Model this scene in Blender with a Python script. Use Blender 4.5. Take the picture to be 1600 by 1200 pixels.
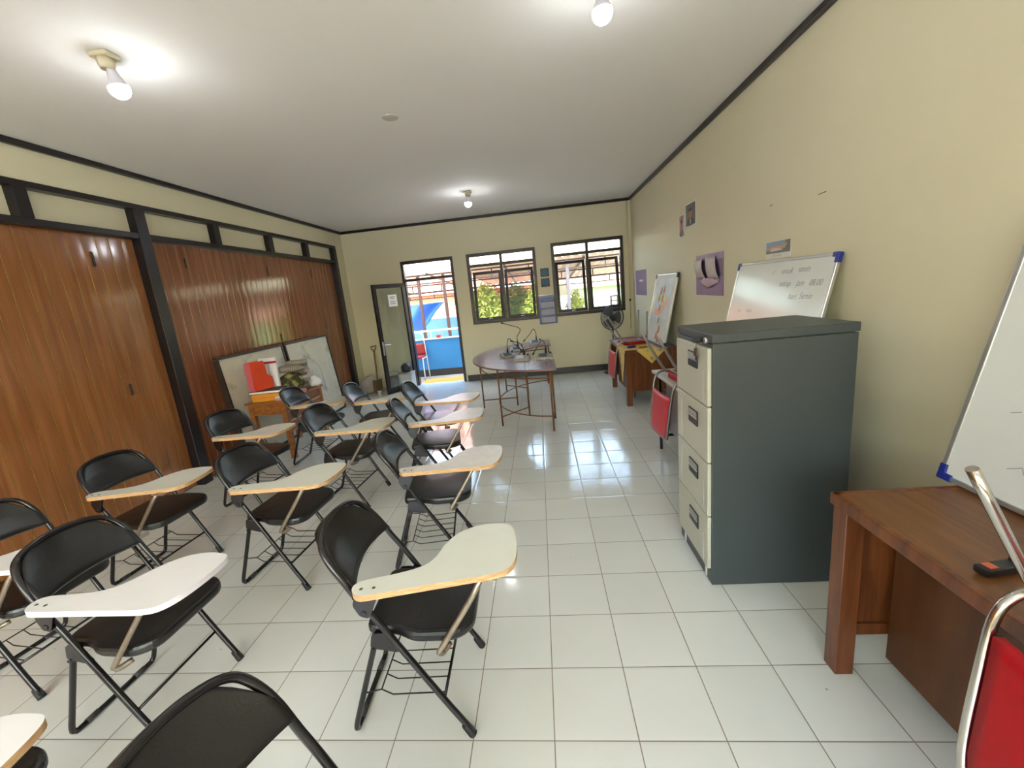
import bpy, bmesh, math, random
from mathutils import Vector, Matrix, Euler
import numpy as np

for o in list(bpy.data.objects): bpy.data.objects.remove(o)
S = bpy.context.scene
COL = S.collection
PI = math.pi
R = math.radians
rnd = random.Random(7)

# ------------------------------------------------------------------ camera
FPX, PPX, PPY = 657.59, 787.01, 594.49
YAW, PIT, ROL = -.1, -.2056, -.1016
CAM = Vector((.2355 * .3, -4.0792 * .3, 5.3425 * .3))
fw = Vector((math.sin(YAW) * math.cos(PIT), math.cos(YAW) * math.cos(PIT), math.sin(PIT)))
rt0 = Vector((math.cos(YAW), -math.sin(YAW), 0))
up0 = rt0.cross(fw)
rt = rt0 * math.cos(ROL) + up0 * math.sin(ROL)
up = up0 * math.cos(ROL) - rt0 * math.sin(ROL)
cd = bpy.data.cameras.new('camera')
cam = bpy.data.objects.new('camera', cd)
COL.objects.link(cam)
cam.matrix_world = Matrix(((rt.x, up.x, -fw.x, CAM.x), (rt.y, up.y, -fw.y, CAM.y), (rt.z, up.z, -fw.z, CAM.z), (0, 0, 0, 1)))
cd.sensor_fit = 'HORIZONTAL'
cd.sensor_width = 36
cd.lens = FPX * 36 / 1600
cd.shift_x = (800 - PPX) / 1600
cd.shift_y = (PPY - 600) / 1600
cd.clip_start = .02
S.camera = cam

# ------------------------------------------------------------------ world, sun, exposure
S.view_settings.view_transform = 'Standard'
S.view_settings.look = 'None'
S.view_settings.gamma = 1
S.view_settings.use_curve_mapping = False
S.view_settings.exposure = 0.24
W = bpy.data.worlds.new('sky')
S.world = W
W.use_nodes = True
wn = W.node_tree.nodes
bg = wn['Background']
sky = wn.new('ShaderNodeTexSky')
sky.sky_type = 'NISHITA'
sky.sun_disc = False
sky.sun_elevation = R(52)
sky.sun_rotation = R(150)
sky.air_density = 1.6
sky.dust_density = 4.0
sky.ozone_density = 1.0
W.node_tree.links.new(sky.outputs[0], bg.inputs[0])
bg.inputs[1].default_value = 2.3
sd = bpy.data.lights.new('sun', 'SUN')
sd.energy = 1.5
sd.angle = R(1.5)
sd.color = (1, .95, .86)
so = bpy.data.objects.new('sun', sd)
COL.objects.link(so)
so.rotation_euler = Vector((.62, .12, -.78)).to_track_quat('-Z', 'Y').to_euler()
BULB = 130.0

# ------------------------------------------------------------------ helpers
def lin(h):
    if isinstance(h, str):
        h = h.lstrip('#')
        c = [int(h[i:i + 2], 16) / 255 for i in (0, 2, 4)]
    else:
        c = [v / 255 for v in h]
    return [v / 12.92 if v <= .04045 else ((v + .055) / 1.055) ** 2.4 for v in c] + [1]

MC = {}
def mat(name, col, rough=.5, metal=0, spec=.5, var=.06, scale=6, bump=0, bscale=40, coat=0, emit=0, stretch=None):
    """principled material whose base colour wanders a little with object-space noise"""
    if name in MC: return MC[name]
    m = bpy.data.materials.new(name)
    m.use_nodes = True
    nt = m.node_tree
    N, L = nt.nodes, nt.links
    b = N['Principled BSDF']
    c = lin(col)
    b.inputs['Roughness'].default_value = rough
    b.inputs['Metallic'].default_value = metal
    b.inputs['Specular IOR Level'].default_value = spec
    b.inputs['Coat Weight'].default_value = coat
    b.inputs['Coat Roughness'].default_value = .08
    tc = N.new('ShaderNodeTexCoord')
    mp = N.new('ShaderNodeMapping')
    L.new(tc.outputs['Object'], mp.inputs[0])
    if stretch: mp.inputs['Scale'].default_value = stretch
    nz = N.new('ShaderNodeTexNoise')
    nz.inputs['Scale'].default_value = scale
    nz.inputs['Detail'].default_value = 5
    L.new(mp.outputs[0], nz.inputs[0])
    mx = N.new('ShaderNodeMix')
    mx.data_type = 'RGBA'
    mx.inputs[6].default_value = [max(0, v * (1 - var * 2)) for v in c[:3]] + [1]
    mx.inputs[7].default_value = [min(1, v * (1 + var * 2)) for v in c[:3]] + [1]
    L.new(nz.outputs[0], mx.inputs[0])
    L.new(mx.outputs[2], b.inputs['Base Color'])
    if bump:
        n2 = N.new('ShaderNodeTexNoise')
        n2.inputs['Scale'].default_value = bscale
        n2.inputs['Detail'].default_value = 4
        L.new(mp.outputs[0], n2.inputs[0])
        bp = N.new('ShaderNodeBump')
        bp.inputs['Strength'].default_value = bump
        bp.inputs['Distance'].default_value = .01
        L.new(n2.outputs[0], bp.inputs['Height'])
        L.new(bp.outputs[0], b.inputs['Normal'])
    if emit:
        b.inputs['Emission Color'].default_value = c
        b.inputs['Emission Strength'].default_value = emit
    MC[name] = m
    return m

def wood(name, c1, c2, rough=.35, grain=(1, 1, 14), scale=3, coat=.2, spec=.4):
    """streaky timber: noise squeezed across the grain axis"""
    if name in MC: return MC[name]
    m = bpy.data.materials.new(name)
    m.use_nodes = True
    N, L = m.node_tree.nodes, m.node_tree.links
    b = N['Principled BSDF']
    b.inputs['Roughness'].default_value = rough
    b.inputs['Coat Weight'].default_value = coat
    b.inputs['Coat Roughness'].default_value = .15
    b.inputs['Specular IOR Level'].default_value = spec
    tc = N.new('ShaderNodeTexCoord')
    mp = N.new('ShaderNodeMapping')
    mp.inputs['Scale'].default_value = grain
    L.new(tc.outputs['Object'], mp.inputs[0])
    nz = N.new('ShaderNodeTexNoise')
    nz.inputs['Scale'].default_value = scale
    nz.inputs['Detail'].default_value = 8
    nz.inputs['Distortion'].default_value = .6
    L.new(mp.outputs[0], nz.inputs[0])
    cr = N.new('ShaderNodeValToRGB')
    cr.color_ramp.elements[0].position = .32
    cr.color_ramp.elements[1].position = .68
    cr.color_ramp.elements[0].color = lin(c1)
    cr.color_ramp.elements[1].color = lin(c2)
    L.new(nz.outputs[0], cr.inputs[0])
    L.new(cr.outputs[0], b.inputs['Base Color'])
    MC[name] = m
    return m

def glass(name, tint=(1, 1, 1), haze=.0, refl=1.0):
    if name in MC: return MC[name]
    m = bpy.data.materials.new(name)
    m.use_nodes = True
    N, L = m.node_tree.nodes, m.node_tree.links
    N.remove(N['Principled BSDF'])
    out = N['Material Output']
    tr = N.new('ShaderNodeBsdfTransparent')
    tr.inputs[0].default_value = (*tint, 1)
    gl = N.new('ShaderNodeBsdfGlossy')
    gl.inputs['Roughness'].default_value = .02
    fr = N.new('ShaderNodeLayerWeight')
    fr.inputs[0].default_value = .5
    pw_ = N.new('ShaderNodeMath'); pw_.operation = 'POWER'; pw_.inputs[1].default_value = 5
    L.new(fr.outputs['Facing'], pw_.inputs[0])
    mul = N.new('ShaderNodeMath')
    mul.operation = 'MULTIPLY_ADD'
    mul.inputs[1].default_value = .96 * refl
    mul.inputs[2].default_value = .04 * refl
    L.new(pw_.outputs[0], mul.inputs[0])
    df = N.new('ShaderNodeBsdfDiffuse')
    df.inputs[0].default_value = (.8, .82, .8, 1)
    nz = N.new('ShaderNodeTexNoise')
    nz.inputs['Scale'].default_value = 5
    hz = N.new('ShaderNodeMath')
    hz.operation = 'MULTIPLY'
    hz.inputs[1].default_value = haze * 2
    L.new(nz.outputs[0], hz.inputs[0])
    m0 = N.new('ShaderNodeMixShader')
    L.new(hz.outputs[0], m0.inputs[0]); L.new(tr.outputs[0], m0.inputs[1]); L.new(df.outputs[0], m0.inputs[2])
    m1 = N.new('ShaderNodeMixShader')
    L.new(mul.outputs[0], m1.inputs[0]); L.new(m0.outputs[0], m1.inputs[1]); L.new(gl.outputs[0], m1.inputs[2])
    L.new(m1.outputs[0], out.inputs[0])
    MC[name] = m
    return m

class MB:
    """collects shapes into one mesh; every shape takes a material slot index"""
    def __init__(s):
        s.v, s.f, s.m, s.s = [], [], [], []
    def add(s, verts, faces, mat=0, smooth=False, M=None):
        n = len(s.v)
        for p in verts:
            p = Vector(p)
            s.v.append(tuple(M @ p if M else p))
        for f in faces:
            s.f.append([n + i for i in f]); s.m.append(mat); s.s.append(smooth)
        return s
    def add_bm(s, bm, mat=0, smooth=False, M=None):
        bm.verts.ensure_lookup_table()
        bm.verts.index_update()
        s.add([v.co.copy() for v in bm.verts], [[v.index for v in f.verts] for f in bm.faces], mat, smooth, M)
        bm.free()
        return s
    def box(s, x0, x1, y0, y1, z0, z1, mat=0, bev=0, M=None, seg=2):
        bm = bmesh.new()
        bmesh.ops.create_cube(bm, size=1, matrix=Matrix.Translation(((x0 + x1) / 2, (y0 + y1) / 2, (z0 + z1) / 2)) @ Matrix.Diagonal((abs(x1 - x0), abs(y1 - y0), abs(z1 - z0), 1)))
        if bev:
            bmesh.ops.bevel(bm, geom=bm.edges[:], offset=min(bev, .49 * min(abs(x1 - x0), abs(y1 - y0), abs(z1 - z0))), segments=seg, profile=.5, affect='EDGES')
        return s.add_bm(bm, mat, False, M)
    def prism(s, poly, z0, z1, mat=0, bev=0, M=None, side=None):
        """extrude a 2-D outline from z0 to z1; side = slot for the side faces"""
        bm = bmesh.new()
        vb = [bm.verts.new((x, y, z0)) for x, y in poly]
        vt = [bm.verts.new((x, y, z1)) for x, y in poly]
        n = len(poly)
        bm.faces.new(vb[::-1]); top = bm.faces.new(vt)
        for i in range(n):
            bm.faces.new((vb[i], vb[(i + 1) % n], vt[(i + 1) % n], vt[i]))
        bmesh.ops.recalc_face_normals(bm, faces=bm.faces[:])
        if bev:
            ed = [e for e in bm.edges if abs(e.verts[0].co.z - e.verts[1].co.z) < 1e-6]
            bmesh.ops.bevel(bm, geom=ed, offset=bev, segments=2, profile=.5, affect='EDGES')
        if side is None:
            return s.add_bm(bm, mat, False, M)
        bm.verts.ensure_lookup_table(); bm.verts.index_update(); bm.normal_update()
        vs = [v.co.copy() for v in bm.verts]
        A = [[v.index for v in f.verts] for f in bm.faces if abs(f.normal.z) > .5]
        B = [[v.index for v in f.verts] for f in bm.faces if abs(f.normal.z) <= .5]
        bm.free()
        n0 = len(s.v)
        s.add(vs, A, mat, False, M)
        for f in B:
            s.f.append([n0 + i for i in f]); s.m.append(side); s.s.append(False)
        return s
    def tube(s, pts, r, seg=10, mat=0, closed=False, smooth=0, M=None, cap=True):
        P = [Vector(p) for p in pts]
        if smooth:
            Q = []
            n = len(P)
            rng = range(n if closed else n - 1)
            for i in rng:
                p0 = P[(i - 1) % n] if (closed or i > 0) else P[0] * 2 - P[1]
                p1 = P[i]; p2 = P[(i + 1) % n]
                p3 = P[(i + 2) % n] if (closed or i + 2 < n) else P[-1] * 2 - P[-2]
                for k in range(smooth):
                    t = k / smooth
                    Q.append(.5 * ((2 * p1) + (p2 - p0) * t + (2 * p0 - 5 * p1 + 4 * p2 - p3) * t * t + (3 * p1 - p0 - 3 * p2 + p3) * t ** 3))
            if not closed: Q.append(P[-1])
            P = Q
        n = len(P)
        rr = r if hasattr(r, '__len__') else None
        V, F = [], []
        prev = None
        for i in range(n):
            a = P[(i - 1) % n] if (closed or i > 0) else P[i]
            b = P[(i + 1) % n] if (closed or i < n - 1) else P[i]
            t = (b - a).normalized() if (b - a).length > 1e-9 else Vector((0, 0, 1))
            if prev is None:
                u = t.orthogonal().normalized()
            else:
                u = (prev - t * prev.dot(t))
                u = u.normalized() if u.length > 1e-6 else t.orthogonal().normalized()
            prev = u
            w = t.cross(u)
            q = rr[min(len(rr) - 1, int(round(i * (len(rr) - 1) / max(1, n - 1))))] if rr else r
            for k in range(seg):
                an = 2 * PI * k / seg
                V.append(P[i] + (u * math.cos(an) + w * math.sin(an)) * q)
        for i in range(n if closed else n - 1):
            for k in range(seg):
                a = i * seg + k; b = i * seg + (k + 1) % seg
                c = ((i + 1) % n) * seg + (k + 1) % seg; d = ((i + 1) % n) * seg + k
                F.append((a, b, c, d))
        s.add(V, F, mat, True, M)
        if cap and not closed:
            n0 = len(s.v) - len(V)
            s.f.append([n0 + k for k in range(seg)][::-1]); s.m.append(mat); s.s.append(False)
            s.f.append([n0 + (n - 1) * seg + k for k in range(seg)]); s.m.append(mat); s.s.append(False)
        return s
    def lathe(s, prof, seg=24, mat=0, M=None, smooth=True):
        V, F = [], []
        for r, z in prof:
            for k in range(seg):
                a = 2 * PI * k / seg
                V.append((r * math.cos(a), r * math.sin(a), z))
        for i in range(len(prof) - 1):
            for k in range(seg):
                F.append((i * seg + k, i * seg + (k + 1) % seg, (i + 1) * seg + (k + 1) % seg, (i + 1) * seg + k))
        s.add(V, F, mat, smooth, M)
        n0 = len(s.v) - len(V)
        s.f.append([n0 + k for k in range(seg)][::-1]); s.m.append(mat); s.s.append(False)
        s.f.append([n0 + (len(prof) - 1) * seg + k for k in range(seg)]); s.m.append(mat); s.s.append(False)
        return s
    def sheet(s, fn, nu, nv, thick, mat=0, M=None):
        """surface fn(u,v), u,v in 0..1, thickened along its normal"""
        P = [[Vector(fn(i / nu, j / nv)) for j in range(nv + 1)] for i in range(nu + 1)]
        V = []
        for sgn in (.5, -.5):
            for i in range(nu + 1):
                for j in range(nv + 1):
                    du = P[min(i + 1, nu)][j] - P[max(i - 1, 0)][j]
                    dv = P[i][min(j + 1, nv)] - P[i][max(j - 1, 0)]
                    n = du.cross(dv)
                    n = n.normalized() if n.length > 1e-12 else Vector((0, 0, 1))
                    V.append(P[i][j] + n * thick * sgn)
        w = nv + 1; o = (nu + 1) * w
        F = []
        for i in range(nu):
            for j in range(nv):
                a, b, c, d = i * w + j, (i + 1) * w + j, (i + 1) * w + j + 1, i * w + j + 1
                F.append((a, b, c, d)); F.append((o + d, o + c, o + b, o + a))
        for i in range(nu):
            F.append((i * w, o + i * w, o + (i + 1) * w, (i + 1) * w))
            F.append((i * w + nv, (i + 1) * w + nv, o + (i + 1) * w + nv, o + i * w + nv))
        for j in range(nv):
            F.append((j, j + 1, o + j + 1, o + j))
            F.append((nu * w + j, o + nu * w + j, o + nu * w + j + 1, nu * w + j + 1))
        return s.add(V, F, mat, True, M)
    def build(s, name, mats, parent=None, loc=None, rot=None):
        me = bpy.data.meshes.new(name)
        me.from_pydata(s.v, [], s.f)
        me.polygons.foreach_set('material_index', s.m)
        me.polygons.foreach_set('use_smooth', s.s)
        for m in (mats if isinstance(mats, (list, tuple)) else [mats]): me.materials.append(m)
        me.validate()
        bm = bmesh.new(); bm.from_mesh(me)
        bmesh.ops.recalc_face_normals(bm, faces=bm.faces[:])
        bm.to_mesh(me); bm.free()
        o = bpy.data.objects.new(name, me)
        COL.objects.link(o)
        if loc: o.location = loc
        if rot: o.rotation_euler = rot
        if parent: o.parent = parent
        return o

def tag(o, label, cat, group=None):
    o['label'] = label; o['category'] = cat
    if group: o['group'] = group
    return o
def struct(o):
    o['kind'] = 'structure'
    return o
def empty(name, loc, rz=0):
    o = bpy.data.objects.new(name, None)
    COL.objects.link(o)
    o.location = loc; o.rotation_euler = (0, 0, rz)
    o.empty_display_size = .1
    return o
def thing(name, label, cat, loc, rz=0, group=None):
    return tag(empty(name, loc, rz), label, cat, group)
def kids(o): return [c for c in bpy.data.objects if c.parent == o]
def dup(o, parent=None):
    c = o.copy(); COL.objects.link(c)
    if parent: c.parent = parent
    for ch in kids(o): dup(ch, c)
    return c
def rounded(pts, r, n=5):
    """round the corners of a 2-D polygon"""
    out = []
    N_ = len(pts)
    for i in range(N_):
        a, b, c = Vector(pts[i - 1]), Vector(pts[i]), Vector(pts[(i + 1) % N_])
        rr = r[i] if hasattr(r, '__len__') else r
        d1 = (a - b); d2 = (c - b)
        q = min(rr, d1.length * .49, d2.length * .49)
        p0 = b + d1.normalized() * q; p2 = b + d2.normalized() * q
        for k in range(n + 1):
            t = k / n
            p = p0 * (1 - t) ** 2 + b * 2 * t * (1 - t) + p2 * t * t
            out.append((p.x, p.y))
    return out
def spline2(pts, n=6):
    """closed smooth 2-D outline through the points"""
    out = []
    N_ = len(pts)
    P = [Vector(p) for p in pts]
    for i in range(N_):
        p0, p1, p2, p3 = P[i - 1], P[i], P[(i + 1) % N_], P[(i + 2) % N_]
        for k in range(n):
            t = k / n
            q = .5 * ((2 * p1) + (p2 - p0) * t + (2 * p0 - 5 * p1 + 4 * p2 - p3) * t * t + (3 * p1 - p0 - 3 * p2 + p3) * t ** 3)
            out.append((q.x, q.y))
    return out
def text_mb(mb, txt, size, M, mat=0, shear=.0, depth=.0006, thin=0.0):
    cu = bpy.data.curves.new('t', 'FONT')
    cu.body = txt; cu.size = size; cu.shear = shear; cu.extrude = depth; cu.offset = thin
    ob = bpy.data.objects.new('t', cu); COL.objects.link(ob)
    bpy.context.view_layer.update()
    me = ob.evaluated_get(bpy.context.evaluated_depsgraph_get()).to_mesh()
    mb.add([v.co.copy() for v in me.vertices], [list(p.vertices) for p in me.polygons], mat, False, M)
    bpy.data.objects.remove(ob); bpy.data.curves.remove(cu)

# ------------------------------------------------------------------ shared materials
CREAM = mat('cream_wall_paint', (219, 212, 182), .55, var=.025, scale=1.6, bump=.05, bscale=60, spec=.3)
CEIL = mat('ceiling_paint', (234, 231, 225), .8, var=.012, scale=.8, spec=.2)
BLACKP = mat('black_gloss_paint', (26, 21, 24), .3, var=.1)
BROWNFR = mat('dark_brown_frame', (34, 27, 28), .32, var=.1)
BASEB = mat('dark_baseboard', (48, 44, 42), .4, var=.1)
VINYL = mat('black_vinyl', (20, 20, 20), .31, var=.12, scale=20, bump=.12, bscale=160, spec=.55)
BTUBE = mat('black_tube_enamel', (19, 17, 20), .24, var=.15, scale=30, spec=.6)
RUBBER = mat('black_rubber', (24, 23, 24), .6, var=.15)
SLEEVE = mat('grey_plastic_sleeve', (62, 58, 56), .55, var=.2, scale=40)
LAMI = mat('cream_laminate', (214, 214, 201), .3, var=.03, scale=9, spec=.5)
LAMIW = mat('white_laminate', (232, 230, 228), .3, var=.02, scale=9)
LAMID = mat('worn_grey_laminate', (206, 200, 190), .33, var=.1, scale=12)
PLY = wood('plywood_edge', (176, 132, 88), (214, 178, 132), .6, (6, 6, 60), 4, 0)
WHITEEDGE = mat('white_painted_edge', (224, 218, 226), .5, var=.05)
STEELARM = mat('worn_steel_tube', (158, 146, 130), .34, .85, var=.18, scale=35)
WIRE = mat('dark_wire', (52, 44, 40), .4, .6, var=.2, scale=40)
SCREW = mat('dull_screw', (110, 104, 96), .4, .8, var=.1)
CHROME = mat('chrome_tube', (198, 194, 188), .16, 1, var=.05, scale=20)
REDV = mat('red_vinyl', (168, 0, 14), .5, var=.06, scale=9, spec=.3, bump=.08, bscale=12)
REDP = mat('faded_red_vinyl', (200, 44, 58), .38, var=.08, scale=14, bump=.15, bscale=18)
GREYC = mat('grey_cabinet_enamel', (64, 70, 70), .42, var=.03, scale=2.5, bump=.02, bscale=120, spec=.4)
DRAWC = mat('pale_grey_drawer_enamel', (186, 184, 166), .4, var=.03, scale=3, spec=.4)
TAPE = mat('clear_tape', (206, 206, 196), .22, var=.1, scale=20)
BLACKPL = mat('black_plastic', (28, 28, 30), .4, var=.1)
ALU = mat('aluminium', (196, 196, 196), .3, .8, var=.05)
DESKW = wood('red_brown_desk_wood', (84, 42, 18), (120, 66, 30), .36, (6, 6, .5), 5, .3)
DESKTOP = wood('brown_desk_top', (94, 56, 26), (120, 78, 40), .40, (8, .5, 8), 4, .2)
WBOARD = mat('whiteboard_enamel', (226, 228, 224), .16, var=.03, scale=3, spec=.5)
BLUEPL = mat('blue_plastic_corner', (30, 44, 140), .4, var=.1)
INK = mat('grey_marker_ink', (120, 122, 130), .6, var=.2)
PAPER = mat('white_paper', (224, 222, 214), .7, var=.04)
GLASS = glass('window_glass', (.97, .985, .98), .05, 1.0)
DGLASS = glass('door_glass', (.90, .93, .90), .04, 1.3)

XL, XR, YB, YF, H = -3.45, 1.765, 6.63, -3.7, 2.97

# ------------------------------------------------------------------ floor
def floor_mat():
    m = bpy.data.materials.new('ceramic_floor_tile')
    m.use_nodes = True
    N, L = m.node_tree.nodes, m.node_tree.links
    b = N['Principled BSDF']
    tc = N.new('ShaderNodeTexCoord')
    sx = N.new('ShaderNodeSeparateXYZ')
    L.new(tc.outputs['Object'], sx.inputs[0])
    def math_(op, a, b_=None, c=None):
        n = N.new('ShaderNodeMath'); n.operation = op
        for i, v in enumerate((a, b_, c)):
            if v is None: continue
            if isinstance(v, (int, float)): n.inputs[i].default_value = v
            else: L.new(v, n.inputs[i])
        return n.outputs[0]
    masks, ids, frs = [], [], []
    for ax in (0, 1):
        u = math_('DIVIDE', sx.outputs[ax], .3)
        fl = math_('FLOOR', u)
        fr = math_('SUBTRACT', u, fl)
        d = math_('MINIMUM', fr, math_('SUBTRACT', 1.0, fr))
        masks.append(d); ids.append(fl); frs.append(fr)
    d = math_('MINIMUM', masks[0], masks[1])
    gr = N.new('ShaderNodeMapRange')
    gr.inputs[1].default_value = .0050; gr.inputs[2].default_value = .0085
    L.new(d, gr.inputs[0])                                      # 0 in the grout, 1 on the tile
    cx = N.new('ShaderNodeCombineXYZ')
    L.new(ids[0], cx.inputs[0]); L.new(ids[1], cx.inputs[1])
    wh = N.new('ShaderNodeTexWhiteNoise')
    L.new(cx.outputs[0], wh.inputs[0])
    nz = N.new('ShaderNodeTexNoise'); nz.inputs['Scale'].default_value = 2.2; nz.inputs['Detail'].default_value = 6
    L.new(tc.outputs['Object'], nz.inputs[0])
    t = math_('ADD', math_('MULTIPLY', wh.outputs[0], .35), math_('MULTIPLY', nz.outputs[0], .65))
    mx = N.new('ShaderNodeMix'); mx.data_type = 'RGBA'
    mx.inputs[6].default_value = lin((209, 210, 201)); mx.inputs[7].default_value = lin((226, 228, 220))
    L.new(t, mx.inputs[0])
    # specks of dirt with a shape of their own
    vo = N.new('ShaderNodeTexVoronoi'); vo.inputs['Scale'].default_value = 5.5
    L.new(tc.outputs['Object'], vo.inputs[0])
    sp = math_('LESS_THAN', vo.outputs['Distance'], .035)
    n3 = N.new('ShaderNodeTexNoise'); n3.inputs['Scale'].default_value = 1.3
    L.new(tc.outputs['Object'], n3.inputs[0])
    sp = math_('MULTIPLY', sp, math_('GREATER_THAN', n3.outputs[0], .56))
    m2 = N.new('ShaderNodeMix'); m2.data_type = 'RGBA'
    m2.inputs[7].default_value = lin((120, 112, 102))
    L.new(math_('MULTIPLY', sp, .7), m2.inputs[0]); L.new(mx.outputs[2], m2.inputs[6])
    m3 = N.new('ShaderNodeMix'); m3.data_type = 'RGBA'
    m3.inputs[6].default_value = lin((124, 112, 100))
    L.new(gr.outputs[0], m3.inputs[0]); L.new(m2.outputs[2], m3.inputs[7])
    L.new(m3.outputs[2], b.inputs['Base Color'])
    rr = N.new('ShaderNodeMapRange')
    rr.inputs[1].default_value = 0; rr.inputs[2].default_value = 1
    rr.inputs[3].default_value = .6
    L.new(gr.outputs[0], rr.inputs[0])
    n4 = N.new('ShaderNodeTexNoise'); n4.inputs['Scale'].default_value = 7; n4.inputs['Detail'].default_value = 4
    L.new(tc.outputs['Object'], n4.inputs[0])
    L.new(math_('MULTIPLY_ADD', n4.outputs[0], .13, .05), rr.inputs[4])
    L.new(rr.outputs[0], b.inputs['Roughness'])
    b.inputs['Specular IOR Level'].default_value = .9
    # each tile sits at a slightly different tilt, and its edges are eased
    wob = N.new('ShaderNodeTexNoise'); wob.inputs['Scale'].default_value = 1.7; wob.inputs['Detail'].default_value = 2
    L.new(tc.outputs['Object'], wob.inputs[0])
    ms = N.new('ShaderNodeMapRange'); ms.inputs[1].default_value = 0; ms.inputs[2].default_value = .045
    L.new(d, ms.inputs[0])
    sc_ = N.new('ShaderNodeSeparateColor'); L.new(wh.outputs['Color'], sc_.inputs[0])
    tilt = math_('ADD', math_('MULTIPLY', frs[0], math_('MULTIPLY_ADD', sc_.outputs[0], .5, -.25)), math_('MULTIPLY', frs[1], math_('MULTIPLY_ADD', sc_.outputs[1], .5, -.25)))
    hgt = math_('ADD', math_('ADD', math_('MULTIPLY', ms.outputs[0], .10), math_('MULTIPLY', wob.outputs[0], .45)), tilt)
    bp = N.new('ShaderNodeBump'); bp.inputs['Strength'].default_value = .55; bp.inputs['Distance'].default_value = .01
    L.new(hgt, bp.inputs['Height'])
    L.new(bp.outputs[0], b.inputs['Normal'])
    return m
struct(MB().box(XL - .25, XR + .15, YF - .15, YB + .13, -.1, 0).build('floor', floor_mat()))
struct(MB().box(XL - .25, XR + .15, YF - .15, YB + .12, H, H + .1).build('ceiling', CEIL))

# ------------------------------------------------------------------ walls
def wall_grid(axis, pos, thick, a0, a1, holes, name):
    """wall in the plane axis=pos spanning a0..a1 and 0..H, with rectangular holes (a,b,z0,z1)"""
    cs = sorted({a0, a1, *[h[0] for h in holes], *[h[1] for h in holes]})
    mb = MB()
    for c0, c1 in zip(cs, cs[1:]):
        zs = sorted([(h[2], h[3]) for h in holes if h[0] <= c0 and h[1] >= c1])
        z = 0
        for z0, z1 in zs + [(H, H)]:
            if z0 > z + 1e-4:
                if axis == 'y': mb.box(c0, c1, pos, pos + thick, z, z0)
                else: mb.box(pos, pos + thick, c0, c1, z, z0)
            z = z1
    return struct(mb.build(name, CREAM))
D0, D1, DZ = -2.405, -1.425, 2.335
W1 = (-1.175, .075, 1.065, 2.335)
W2 = (.355, 1.615, 1.07, 2.365)
wall_grid('y', YB, .12, XL - .1, XR + .1, [(D0, D1, 0, DZ), W1, W2], 'wall_back')
wall_grid('x', XR, .12, YF, YB, [], 'wall_right')
wall_grid('x', XL - .13, .13, YF, YB, [(-2.6, 6.31, 0, 2.69)], 'wall_left')
FW = [(-3.2, -.95, .75, 2.6), (-.7, 1.55, .75, 2.6)]
wall_grid('y', YF - .12, .12, XL - .1, XR + .1, FW, 'wall_front')

for nm, bx in (('trim_1', (XL, XL + .035, YF, YB, 2.925, H)), ('trim_2', (XL, XR, YB - .035, YB, 2.925, H)), ('trim_3', (XR - .035, XR, YF, YB, 2.925, H))):
    struct(MB().box(*bx, bev=.006).build(nm, BLACKP))
struct(MB().box(D1 + .03, XR, YB - .016, YB, 0, .115, bev=.004).build('baseboard_back', BASEB))

# black steel grid around the folding doors
mb = MB()
PX0, PX1 = XL - .10, XL + .012
mb.box(PX0, PX1, -2.6, 6.33, 2.655, 2.70, bev=.004)
mb.box(PX0, PX1, -2.6, 6.33, 2.395, 2.445, bev=.004)
for y in (-2.1, -1.17, -.24, .69, 1.635, 3.465, 4.45, 5.36):
    mb.box(PX0, PX1, y - .045, y + .045, 2.445, 2.655, bev=.003)
for y0, y1 in ((2.47, 2.585), (6.22, 6.33)):
    mb.box(PX0, PX1 + .004, y0, y1, 0, 2.655, bev=.005)
mb.box(PX0, PX1, -2.66, -2.58, 0, 2.70, bev=.005)
struct(mb.build('trim_4', BLACKP))
struct(MB().box(XL - .075, XL - .06, -2.6, 6.31, 2.43, 2.67).build('trim_5', CREAM))

# glossy wood-look folding doors: convex slats with a thin brass line between them
SLAT = wood('glossy_brown_slat', (128, 78, 42), (152, 100, 58), .13, (1, 5, .3), 4, .3, .5)
SLATR = wood('glossy_redbrown_slat', (122, 70, 48), (150, 94, 66), .13, (1, 5, .3), 4, .3, .5)
BRASS = mat('brass_line', (178, 138, 70), .3, .5, var=.15, scale=12)
def folding(name, y0, y1, lines, SLAT):
    root = struct(empty(name, (XL - .07, (y0 + y1) / 2, 0)))
    n = round((y1 - y0) / .112); w = (y1 - y0) / n
    mb = MB()
    yc = (y0 + y1) / 2
    for i in range(n):
        a = y0 + i * w - yc
        prof = [(a + .003, 0), (a + .005, .0030), (a + w * .3, .0034), (a + w * .5, .0035), (a + w * .7, .0034), (a + w - .005, .0030), (a + w - .003, 0)]
        V = [(p[1], p[0], z) for z in (0.012, 2.395) for p in prof]
        k = len(prof)
        mb.add(V, [(j, j + 1, k + j + 1, k + j) for j in range(k - 1)], 0, False)
        mb.box(-.012, .0, a, a + w, 0.012, 2.395, 0)
        mb.box(0, .0035, a - .0022, a + .0022, 0.012, 2.395, 1)
    mb.build('slat_panel', [SLAT, BRASS], root)
    for yy, zz, l in lines:
        MB().box(.008, .017, -.008, .008, -l / 2, l / 2, bev=.003).build('latch', BLACKPL, root, loc=(0, yy - yc, zz))
    return root
folding('door_2', -2.58, 2.47, [(2.07, 2.2, .12), (.95, 2.2, .12), (2.07, 1.1, .1)], SLAT)
folding('door_3', 2.585, 6.22, [(3.0, 2.22, .10), (4.35, 2.19, .12), (5.47, 2.2, .14), (5.65, 1.35, .1), (4.35, 1.3, .1)], SLATR)

struct(MB().box(XL - .13, XL - .085, -2.6, 6.31, 0, .03).build('trim_leak_block', BLACKP))  # dark sill added to stop light leaking in under the folding doors
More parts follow.
